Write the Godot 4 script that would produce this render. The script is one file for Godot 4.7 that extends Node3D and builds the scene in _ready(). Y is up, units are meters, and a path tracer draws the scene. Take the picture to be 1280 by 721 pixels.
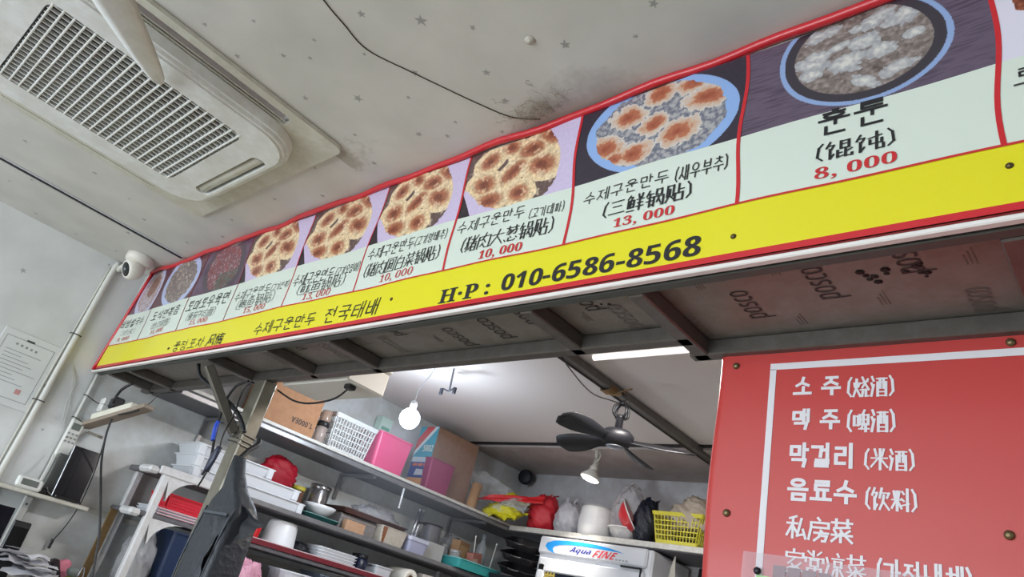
extends Node3D
# A small dumpling shop seen from the customers' side: menu banner under the ceiling, kitchen shelves behind.
# x runs along the banner, y is up, z points from the kitchen to the customers. Eye height is EYE.

const EYE := 1.45
const CEIL := 2.55
const WALL_X := -3.45
const BACK_Z := -3.80
const BAN_Z := -0.886
const HOLE := Rect2(-1.672, -0.555, 0.054, 0.61)   # opening in the ceiling over the air outlet: x, z
var used := {}
var mats := {}
var grime_tex: ImageTexture
var rough_tex: ImageTexture
var crumple_tex: ImageTexture
var rng := RandomNumberGenerator.new()

# ------------------------------------------------------------------ naming
func numbered(called: String) -> String:
	var n: int = used.get(called, 0)
	used[called] = n + 1
	return called if n == 0 else "%s_%03d" % [called, n]

func thing(called: String, label: String, category: String, at: Vector3, turn := 0.0, group := "") -> Node3D:
	var o := Node3D.new()
	o.name = numbered(called)
	add_child(o)
	o.position = at
	o.rotation.y = turn
	tag(o, label, category, group)
	return o

func tag(o: Node, label: String, category: String, group := "") -> void:
	o.set_meta("label", label)
	o.set_meta("category", category)
	if group != "":
		o.set_meta("group", group)

func obj(called: String, st: SurfaceTool, m: Material, parent: Node = null) -> MeshInstance3D:
	st.generate_normals()
	return put(called, st.commit(), m, parent)

func put(called: String, mesh: Mesh, m: Material, parent: Node = null) -> MeshInstance3D:
	var o := MeshInstance3D.new()
	o.mesh = mesh
	o.material_override = m
	if parent == null:
		o.name = numbered(called)
		add_child(o)
	else:
		o.name = called
		parent.add_child(o, true)
	return o

func struct(called: String, st: SurfaceTool, m: Material) -> MeshInstance3D:
	var o := obj(called, st, m)
	o.set_meta("kind", "structure")
	return o

func copy(root: Node3D, at: Vector3, turn := 0.0, label := "") -> Node3D:
	var r: Node3D = root.duplicate()
	r.name = numbered(String(root.name).rstrip("_0123456789"))
	add_child(r)
	r.position = at
	r.rotation.y = turn
	if label != "":
		r.set_meta("label", label)
	return r

# ------------------------------------------------------------------ materials
func mat(c: Color, rough := 0.6, metal := 0.0, opt := {}) -> StandardMaterial3D:
	var key := "%s|%s|%s|%s" % [c.to_html(), rough, metal, opt]
	if mats.has(key):
		return mats[key]
	var m := StandardMaterial3D.new()
	m.albedo_color = c
	m.roughness = rough
	m.metallic = metal
	m.cull_mode = BaseMaterial3D.CULL_DISABLED
	if opt.get("alpha", 1.0) < 1.0:
		m.transparency = BaseMaterial3D.TRANSPARENCY_ALPHA
		m.albedo_color.a = opt["alpha"]
	if opt.has("grime"):
		m.albedo_texture = grime_tex
		m.uv1_triplanar = true
		m.uv1_world_triplanar = true
		m.uv1_scale = Vector3.ONE * float(opt["grime"])
	if opt.has("bump"):
		m.normal_enabled = true
		m.normal_texture = crumple_tex
		m.normal_scale = opt["bump"]
		m.uv1_triplanar = true
		m.uv1_world_triplanar = true
		if not opt.has("grime"):
			m.uv1_scale = Vector3.ONE * float(opt.get("bump_scale", 6.0))
	if opt.has("glow"):
		m.emission_enabled = true
		m.emission = c
		m.emission_energy_multiplier = opt["glow"]
	if opt.has("coat"):
		m.clearcoat_enabled = true
		m.clearcoat = opt["coat"]
		m.clearcoat_roughness = 0.12
	if opt.has("backlight"):
		m.backlight_enabled = true
		m.backlight = c * float(opt["backlight"])
	if opt.has("spec"):
		m.metallic_specular = opt["spec"]
	if opt.has("sheen"):
		m.rim_enabled = true
		m.rim = opt["sheen"]
	mats[key] = m
	return m

func rgb(r: int, g: int, b: int) -> Color:
	return Color8(r, g, b)

func noise(freq: float, sd: int, oct := 4) -> FastNoiseLite:
	var n := FastNoiseLite.new()
	n.noise_type = FastNoiseLite.TYPE_SIMPLEX_SMOOTH
	n.frequency = freq
	n.seed = sd
	n.fractal_octaves = oct
	return n

func tex_of(im: Image) -> ImageTexture:
	return ImageTexture.create_from_image(im)

func make_textures() -> void:
	var a := noise(0.02, 3, 5).get_seamless_image(512, 512)
	a.convert(Image.FORMAT_RGB8)
	var b := noise(0.08, 8, 3).get_seamless_image(512, 512)
	b.convert(Image.FORMAT_RGB8)
	var g := Image.create(512, 512, false, Image.FORMAT_RGB8)
	for y in 512:
		for x in 512:
			var v: float = a.get_pixel(x, y).r * 0.65 + b.get_pixel(x, y).r * 0.35
			var d: float = clampf((v - 0.30) * 2.2, 0.0, 1.0)
			g.set_pixel(x, y, Color(0.93, 0.92, 0.90).lerp(Color(1, 1, 1), d))
	grime_tex = tex_of(g)
	var c := noise(0.035, 21, 4)
	c.fractal_type = FastNoiseLite.FRACTAL_RIDGED
	var ci := c.get_seamless_image(512, 512)
	ci.convert(Image.FORMAT_RGBA8)
	ci.bump_map_to_normal_map(6.0)
	crumple_tex = tex_of(ci)

# ------------------------------------------------------------------ shapes
func nst(smooth := false) -> SurfaceTool:
	var st := SurfaceTool.new()
	st.begin(Mesh.PRIMITIVE_TRIANGLES)
	st.set_smooth_group(0 if smooth else -1)
	return st

func tri(st: SurfaceTool, a: Vector3, b: Vector3, c: Vector3) -> void:
	st.add_vertex(a)
	st.add_vertex(c)
	st.add_vertex(b)

func quad(st: SurfaceTool, a: Vector3, b: Vector3, c: Vector3, d: Vector3) -> void:
	tri(st, a, b, c)
	tri(st, a, c, d)

func out_quad(st: SurfaceTool, a: Vector3, b: Vector3, c: Vector3, d: Vector3, mid: Vector3) -> void:
	if (b - a).cross(c - a).dot((a + b + c + d) / 4.0 - mid) < 0.0:
		quad(st, a, d, c, b)
	else:
		quad(st, a, b, c, d)

func box(st: SurfaceTool, c: Vector3, s: Vector3, bev := 0.0, basis := Basis()) -> void:
	# a box with chamfered edges
	var h := s / 2.0
	bev = minf(bev, minf(h.x, minf(h.y, h.z)) * 0.9)
	for ax in 3:
		for sg in [-1.0, 1.0]:
			var u := (ax + 1) % 3
			var v := (ax + 2) % 3
			var pts := []
			for k in [[-1, -1], [1, -1], [1, 1], [-1, 1]]:
				var p := Vector3.ZERO
				p[ax] = sg * h[ax]
				p[u] = k[0] * (h[u] - bev)
				p[v] = k[1] * (h[v] - bev)
				pts.append(c + basis * p)
			out_quad(st, pts[0], pts[1], pts[2], pts[3], c)
	if bev <= 0.0:
		return
	for ax in 3:   # edges that run along ax
		var u := (ax + 1) % 3
		var v := (ax + 2) % 3
		for su in [-1.0, 1.0]:
			for sv in [-1.0, 1.0]:
				var p := [Vector3.ZERO, Vector3.ZERO, Vector3.ZERO, Vector3.ZERO]
				for k in 4:
					var q := Vector3.ZERO
					q[ax] = (h[ax] - bev) * (1.0 if k == 1 or k == 2 else -1.0)
					q[u] = su * (h[u] if k < 2 else h[u] - bev)
					q[v] = sv * (h[v] - bev if k < 2 else h[v])
					p[k] = c + basis * q
				out_quad(st, p[0], p[1], p[2], p[3], c)
	for sx in [-1.0, 1.0]:
		for sy in [-1.0, 1.0]:
			for sz in [-1.0, 1.0]:
				var a: Vector3 = c + basis * Vector3(sx * h.x, sy * (h.y - bev), sz * (h.z - bev))
				var b: Vector3 = c + basis * Vector3(sx * (h.x - bev), sy * h.y, sz * (h.z - bev))
				var d: Vector3 = c + basis * Vector3(sx * (h.x - bev), sy * (h.y - bev), sz * h.z)
				if (b - a).cross(d - a).dot(a - c) < 0.0:
					tri(st, a, d, b)
				else:
					tri(st, a, b, d)

func bar(st: SurfaceTool, a: Vector3, b: Vector3, w: float, h: float, bev := 0.0, up := Vector3.UP) -> void:
	# a straight bar of section w x h from a to b
	var d := (b - a).normalized()
	if absf(d.dot(up)) > 0.98:
		up = Vector3.RIGHT
	var s := d.cross(up).normalized()
	var u := s.cross(d).normalized()
	box(st, (a + b) / 2.0, Vector3(w, h, a.distance_to(b)), bev, Basis(s, u, -d))

func tube(st: SurfaceTool, pts: Array, r: float, n := 8, r_end := -1.0) -> void:
	var ring := []
	var side := Vector3.ZERO
	for i in pts.size():
		var p: Vector3 = pts[i]
		var d: Vector3 = (pts[mini(i + 1, pts.size() - 1)] - pts[maxi(i - 1, 0)]).normalized()
		if side == Vector3.ZERO:
			side = d.cross(Vector3.UP if absf(d.y) < 0.9 else Vector3.RIGHT).normalized()
		side = (side - d * side.dot(d)).normalized()
		var up := d.cross(side)
		var rr := r if r_end < 0.0 else lerpf(r, r_end, float(i) / maxf(1.0, pts.size() - 1))
		var loop := []
		for k in n:
			var t := TAU * k / n
			loop.append(p + (side * cos(t) + up * sin(t)) * rr)
		ring.append(loop)
	loft(st, ring, true, true)

func curve(pts: Array, steps := 6) -> Array:
	# a smooth line through the points
	var out := []
	for i in pts.size() - 1:
		var p0: Vector3 = pts[maxi(i - 1, 0)]
		var p1: Vector3 = pts[i]
		var p2: Vector3 = pts[i + 1]
		var p3: Vector3 = pts[mini(i + 2, pts.size() - 1)]
		for k in steps:
			out.append(p1.cubic_interpolate(p2, p0, p3, float(k) / steps))
	out.append(pts[-1])
	return out

func loft(st: SurfaceTool, loops: Array, cap0 := false, cap1 := false) -> void:
	for i in loops.size() - 1:
		var a: Array = loops[i]
		var b: Array = loops[i + 1]
		var n := a.size()
		for k in n:
			var j := (k + 1) % n
			quad(st, a[k], a[j], b[j], b[k])
	for e in [[cap0, loops[0], true], [cap1, loops[-1], false]]:
		if not e[0]:
			continue
		var l: Array = e[1]
		var c := Vector3.ZERO
		for p in l:
			c += p
		c /= l.size()
		for k in l.size():
			if e[2]:
				tri(st, c, l[(k + 1) % l.size()], l[k])
			else:
				tri(st, c, l[k], l[(k + 1) % l.size()])

func rr_loop(w: float, d: float, r: float, y: float, seg := 4) -> Array:
	# a rounded rectangle, level at height y
	var out := []
	r = minf(r, minf(w, d) / 2.0 - 0.0005)
	for q in 4:
		var cx := (w / 2.0 - r) * (1.0 if q == 0 or q == 3 else -1.0)
		var cz := (d / 2.0 - r) * (1.0 if q < 2 else -1.0)
		for k in seg + 1:
			var t := PI / 2.0 * (q + float(k) / seg)
			out.append(Vector3(cx + cos(t) * r, y, cz + sin(t) * r))
	return out

func circ(r: float, y: float, n := 24) -> Array:
	var out := []
	for k in n:
		var t := TAU * k / n
		out.append(Vector3(cos(t) * r, y, sin(t) * r))
	return out

func moved(loops: Array, xf: Transform3D) -> Array:
	var out := []
	for l in loops:
		var m := []
		for p in l:
			m.append(xf * p)
		out.append(m)
	return out

func lathe(st: SurfaceTool, prof: Array, n := 24, xf := Transform3D()) -> void:
	# prof: [radius, height] pairs
	var loops := []
	for p in prof:
		loops.append(circ(maxf(p[0], 0.0004), p[1], n))
	loft(st, moved(loops, xf), true, true)

func vessel(st: SurfaceTool, w0: float, d0: float, w1: float, d1: float, h: float, r: float, t := 0.003, lip := 0.006, y0 := 0.0, xf := Transform3D()) -> void:
	# an open tapered container with a rolled lip
	var L := [rr_loop(w0, d0, r, y0), rr_loop(w1, d1, r, y0 + h - lip), rr_loop(w1 + lip * 2, d1 + lip * 2, r + lip, y0 + h - lip), rr_loop(w1 + lip * 2, d1 + lip * 2, r + lip, y0 + h), rr_loop(w1 - t * 2, d1 - t * 2, r, y0 + h), rr_loop(w0 - t * 2, d0 - t * 2, r, y0 + t)]
	loft(st, moved(L, xf), true, true)

func blob(st: SurfaceTool, c: Vector3, r: Vector3, sd: int, amp: float, freq: float, nu := 26, nv := 16, flat := -0.8) -> void:
	# a crumpled bag, flattened where it stands
	var n := noise(freq, sd, 3)
	n.fractal_type = FastNoiseLite.FRACTAL_RIDGED
	var rows := []
	for j in nv + 1:
		var row := []
		var ph := -PI / 2.0 + PI * j / nv
		for i in nu:
			var t := TAU * i / nu
			var d := Vector3(cos(ph) * cos(t), sin(ph), cos(ph) * sin(t))
			var k := 1.0 + amp * n.get_noise_3dv(d * 1.0)
			var p := d * k
			p.y = maxf(p.y, flat)
			row.append(c + p * r)
		rows.append(row)
	loft(st, rows)

func cloth(st: SurfaceTool, corners: Array, nu: int, nv: int, amp: float, freq: float, sd: int) -> void:
	# a crumpled sheet between four corners (c0 c1 top, c3 c2 bottom)
	var n := noise(freq, sd, 3)
	n.fractal_type = FastNoiseLite.FRACTAL_RIDGED
	var nm: Vector3 = (corners[1] - corners[0]).cross(corners[3] - corners[0]).normalized()
	var g := []
	for j in nv + 1:
		var row := []
		for i in nu + 1:
			var u := float(i) / nu
			var v := float(j) / nv
			var p: Vector3 = corners[0].lerp(corners[1], u).lerp(corners[3].lerp(corners[2], u), v)
			row.append(p + nm * amp * n.get_noise_2d(u * 10.0, v * 10.0) + (corners[1] - corners[0]).normalized() * amp * 0.6 * n.get_noise_2d(v * 10.0 + 31.0, u * 10.0))
		g.append(row)
	for j in nv:
		for i in nu:
			quad(st, g[j][i], g[j + 1][i], g[j + 1][i + 1], g[j][i + 1])

func uvquad(st: SurfaceTool, p: Array, uv: Array) -> void:
	for k in [0, 2, 1, 0, 3, 2]:
		st.set_uv(uv[k])
		st.add_vertex(p[k])

func V(x: float, y: float, z: float) -> Vector3:
	# heights counted from the eye
	return Vector3(x, EYE + y, z)

# ------------------------------------------------------------------ lettering
# Strokes on a 10 x 10 grid: "xy-xy-xy" is one line of the pen, y counts down.
var PEN := {
	"口": "11-81-88-18-11", "日": "21-71-78-28-21 24-74", "田": "11-81-88-18-11 14-84 51-58", "米": "20-33 70-63 04-94 50-59 44-08 54-98",
	"酉": "00-90 12-82-89-19-12 30-35-15 60-65-85 17-87", "火": "12-24 82-64 40-44-09 45-99", "尧": "03-82 20-53-96 81-25 06-96 36-29-09 66-69-99",
	"氵": "10-42 03-35 09-44", "卑": "50-32 12-82-86-16-12 14-84 42-46-28 08-98 66-69", "饣": "30-03 12-62-44 34-39-67", "欠": "20-04 12-92-74 43-36-09 46-99",
	"斗": "11-32 04-35 07-96 70-79", "禾": "80-21 03-93 51-59 44-08 54-97", "厶": "40-08-87 65-99", "户": "40-51 12-92-94-14 12-14-09", "方": "41-52 03-93 43-36-09 35-85-79-59",
	"艹": "04-94 20-28 70-78", "采": "80-11 12-24 42-54 82-64 05-95 44-49 44-09 54-99", "宀": "40-42 08-04-94-98", "豕": "00-90 50-14 34-57-59-29 45-07 46-09 83-56 55-98",
	"尚": "40-44 10-33 80-63 09-06-96-99", "巾": "02-08 02-92-98 50-59", "冫": "11-33 08-44", "京": "40-51 02-92 23-73-75-25-23 45-49-29 26-09 66-99",
	"风": "20-25-09 20-80-86-99-97 33-67 63-37", "忄": "40-49 22-04 62-84", "青": "01-91 13-83 05-95 40-45 16-19 16-86-89-69 18-88", "三": "11-81 24-74 08-98",
	"鱼": "30-02 21-61-43 13-83-87-17-13 15-85 43-47 09-99", "羊": "20-32 70-62 03-93 15-85 07-97 42-49", "钅": "30-03 22-82 14-84 06-96 42-49-78",
	"呙": "20-70-73-23-20 09-04-94-99-79 54-37 56-78", "贝": "16-10-80-86 42-45-09 56-98", "占": "40-45 43-93 15-85-89-19-15", "犭": "80-14 20-66-58-29 44-07",
	"者": "12-72 40-44 04-94 90-08 35-85-89-39-35 37-87", "肉": "09-02-92-99-79 50-34-14 44-66 46-28 47-69", "大": "03-93 50-44-09 44-99",
	"匆": "30-03 21-91-86-66 42-06 62-27", "心": "05-18 33-38-78-86 41-53 82-94", "囗": "00-90-99-09-00", "白": "40-22 12-82-89-19-12 15-85",
	"尤": "03-93 40-36-09 53-58-98-96 70-81", "包": "20-04 12-82-86-66 23-53-56-23 24-28-98-96", "番头": "80-11 22-33 72-63 05-95 41-49 45-08 55-98",
	"力": "02-82-79-59 40-35-09", "牛": "20-03 12-82 05-95 50-59", "面": "00-90 40-22 12-82-89-19-12 32-39 62-69 34-64 36-66", "少": "40-45 21-05 72-94 95-09",
	"刀": "11-81-78-58 41-34-09", "肖": "40-43 11-22 81-62 19-14-84-89-69 16-86", "刂": "11-16 80-89-59", "皮": "12-92-83 12-15-09 40-45 15-75-09 35-99",
	"比": "01-09-48 04-34 50-59-99-97 91-54", "屯": "03-82 14-16-86-84 50-59-99-97", "(": "80-52-47-89", ")": "10-42-57-19",
}
# characters put together from the above: [piece, x0, y0, x1, y1]
var JOIN := {
	"烧": [["火", 0, 1, 4, 9], ["尧", 4, 0, 9, 9]], "酒": [["氵", 0, 0, 3, 9], ["酉", 3, 1, 9, 9]], "啤": [["口", 0, 2, 3, 7], ["卑", 3, 0, 9, 9]],
	"饮": [["饣", 0, 0, 4, 9], ["欠", 4, 0, 9, 9]], "料": [["米", 0, 1, 5, 9], ["斗", 5, 0, 9, 9]], "私": [["禾", 0, 0, 5, 9], ["厶", 5, 1, 9, 9]],
	"房": [["户", 0, 0, 9, 9], ["方", 2.5, 4.6, 9, 9.4]], "菜": [["艹", 0, 0, 9, 3], ["采", 0, 3, 9, 9]], "家": [["宀", 0, 0, 9, 3], ["豕", 0, 3, 9, 9]],
	"常": [["尚", 0, 0, 9, 4], ["口", 2, 3, 7, 6], ["巾", 1, 6, 8, 9]], "凉": [["冫", 0, 1, 3, 9], ["京", 3, 0, 9, 9]], "情": [["忄", 0, 0, 3, 9], ["青", 3, 0, 9, 9]],
	"鲜": [["鱼", 0, 0, 4, 9], ["羊", 5, 0, 9, 9]], "锅": [["钅", 0, 0, 4, 9], ["呙", 4, 0, 9, 9]], "贴": [["贝", 0, 0, 4, 9], ["占", 4, 0, 9, 9]],
	"猪": [["犭", 0, 0, 3, 9], ["者", 3, 0, 9, 9]], "葱": [["艹", 0, 0, 9, 2], ["匆", 1, 2, 8, 6], ["心", 0, 6, 9, 9]], "圆": [["囗", 0, 0, 9, 9], ["口", 2, 1, 7, 4], ["贝", 2, 4, 7, 8]],
	"鱿": [["鱼", 0, 0, 4, 9], ["尤", 5, 0, 9, 9]], "鲍": [["鱼", 0, 0, 4, 9], ["包", 4, 0, 9, 9]], "番": [["番头", 0, 0, 9, 5], ["田", 1, 4, 8, 9]],
	"茄": [["艹", 0, 0, 9, 3], ["力", 0, 3, 5, 9], ["口", 5, 4, 9, 8]], "炒": [["火", 0, 1, 4, 9], ["少", 4, 0, 9, 9]], "削": [["肖", 0, 0, 6, 9], ["刂", 6, 0, 9, 9]],
	"馄": [["饣", 0, 0, 4, 9], ["日", 4, 0, 9, 5], ["比", 4, 5, 9, 9]], "饨": [["饣", 0, 0, 4, 9], ["屯", 4, 0, 9, 9]],
}
var FIRST := ["01-91-89", "", "10-18-98", "91-11-18-98", "", "11-91-94-14-18-98", "11-91-98-18-11", "10-18-98-90 14-94", "", "50-45-08 45-98", "30-25-08 25-48 80-75-58 75-98", "O", "11-91 51-45-08 45-98", "", "50-51 12-92 51-55-08 55-98", "", "91-11-18-98 14-94", "11-91 18-98 31-38 71-78", "40-60 03-93 o"]
var VOWEL := {0: "40-49 44-84", 1: "20-29 70-79 24-74", 2: "40-49 43-83 46-86", 4: "50-59 14-54", 5: "40-49 80-89 04-44", 6: "60-69 13-63 16-66", 8: "50-56 07-97", 12: "30-36 60-66 07-97", 13: "02-92 52-59", 17: "02-92 32-39 62-69", 18: "05-95", 20: "50-59"}
var LAST := {1: "01-91-89", 2: "01-41-49 51-91-99", 4: "10-18-98", 8: "11-91-94-14-18-98", 16: "11-91-98-18-11", 17: "10-18-98-90 14-94", 21: "O"}

func pen_lines(s: String, x0: float, y0: float, x1: float, y1: float, out: Array) -> void:
	for part in s.split(" ", false):
		var line := PackedVector2Array()
		if part == "O" or part == "o":
			var cy := 4.5 if part == "O" else 6.6
			var ry := 4.4 if part == "O" else 2.6
			for k in 17:
				line.append(Vector2(4.5 + cos(TAU * k / 16) * 4.0, cy + sin(TAU * k / 16) * ry))
		else:
			for xy in part.split("-"):
				line.append(Vector2(float(xy[0]), float(xy[1])))
		for i in line.size():
			line[i] = Vector2(lerpf(x0, x1, line[i].x / 9.0), lerpf(y0, y1, line[i].y / 9.0))
		out.append(line)

func glyph(ch: String) -> Array:
	# pen lines of one character in the unit square, y down
	var out := []
	var code := ch.unicode_at(0)
	if code >= 0xAC00 and code <= 0xD7A3:
		var i := code - 0xAC00
		@warning_ignore("integer_division")
		var f := i / 588
		@warning_ignore("integer_division")
		var v := (i % 588) / 28
		var l := i % 28
		var foot := 0.60 if l > 0 else 0.98
		if v in [8, 12, 13, 17, 18]:
			pen_lines(FIRST[f], 0.16, 0.02, 0.84, foot * 0.52, out)
			pen_lines(VOWEL[v], 0.02, foot * 0.56, 0.98, foot, out)
		else:
			pen_lines(FIRST[f], 0.04, 0.08, 0.52, foot - 0.06, out)
			pen_lines(VOWEL[v], 0.58, 0.0, 1.0, foot, out)
		if l > 0:
			pen_lines(LAST[l], 0.18, 0.68, 0.84, 1.0, out)
	elif JOIN.has(ch):
		for p in JOIN[ch]:
			pen_lines(PEN[p[0]], p[1] / 9.0, p[2] / 9.0, p[3] / 9.0, p[4] / 9.0, out)
	elif PEN.has(ch):
		pen_lines(PEN[ch], 0.0, 0.0, 1.0, 1.0, out)
	return out

func write(st: SurfaceTool, s: String, x0: float, x1: float, y0: float, y1: float, w: float, brush: float, place: Callable) -> void:
	# prints s between x0 and x1, from y0 up to y1; w: width of the pen against the height; brush: how much thinner level strokes are
	var adv := 0.0
	for ch in s:
		adv += 0.45 if ch in " ()" else 1.0
	var cw := (x1 - x0) / adv
	var hgt := y1 - y0
	var x := x0
	var nth := 0
	for ch in s:
		var step := cw * (0.45 if ch in " ()" else 1.0)
		for line in glyph(ch):
			for i in line.size() - 1:
				var a := Vector2(x + step * (0.06 + 0.86 * line[i].x), y1 - hgt * line[i].y)
				var b := Vector2(x + step * (0.06 + 0.86 * line[i + 1].x), y1 - hgt * line[i + 1].y)
				var d := (b - a).normalized()
				var t := w * hgt * lerpf(1.0, 1.0 - brush, absf(d.x)) / 2.0
				var n := Vector2(-d.y, d.x) * t
				a -= d * t * 0.8
				b += d * t * 0.8
				var q := [a - n, b - n, b + n, a + n]
				var p := []
				nth += 1
				for k in q:
					p.append(place.call(k.x, k.y) + Vector3(0, 0, 0.00003 * (nth % 9)))
				quad(st, p[0], p[1], p[2], p[3])
		x += step

func latin(s: String, x0: float, x1: float, y0: float, y1: float, place: Callable, font := "Droid Sans", bold := true, lean := 0.0) -> ArrayMesh:
	# type set with a font, fitted between x0..x1 and y0..y1
	var f := SystemFont.new()
	f.font_names = PackedStringArray([font])
	f.font_weight = 700 if bold else 400
	var tm := TextMesh.new()
	tm.font = f
	tm.text = s
	tm.font_size = 48
	tm.pixel_size = 0.01
	tm.depth = 0.0
	tm.curve_step = 1.0
	var arr := tm.get_mesh_arrays()
	var vs: PackedVector3Array = arr[Mesh.ARRAY_VERTEX]
	var lo := Vector2(1e9, 1e9)
	var hi := -lo
	for v in vs:
		lo = Vector2(minf(lo.x, v.x), minf(lo.y, v.y))
		hi = Vector2(maxf(hi.x, v.x), maxf(hi.y, v.y))
	var st := nst()
	var idx: PackedInt32Array = arr[Mesh.ARRAY_INDEX] if arr[Mesh.ARRAY_INDEX] != null else PackedInt32Array(range(vs.size()))
	for k in idx:
		var v := vs[k]
		var y := lerpf(y0, y1, (v.y - lo.y) / (hi.y - lo.y))
		st.add_vertex(place.call(lerpf(x0, x1, (v.x - lo.x) / (hi.x - lo.x)) + lean * (y - y0), y))
	st.generate_normals()
	return st.commit()

# ------------------------------------------------------------------ print on the banner
func ellipse_d(x: float, y: float, cx: float, cy: float, rx: float, ry: float, turn := 0.0) -> float:
	var d := Vector2(x - cx, y - cy).rotated(-turn)
	return sqrt(d.x * d.x / (rx * rx) + d.y * d.y / (ry * ry))

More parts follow.
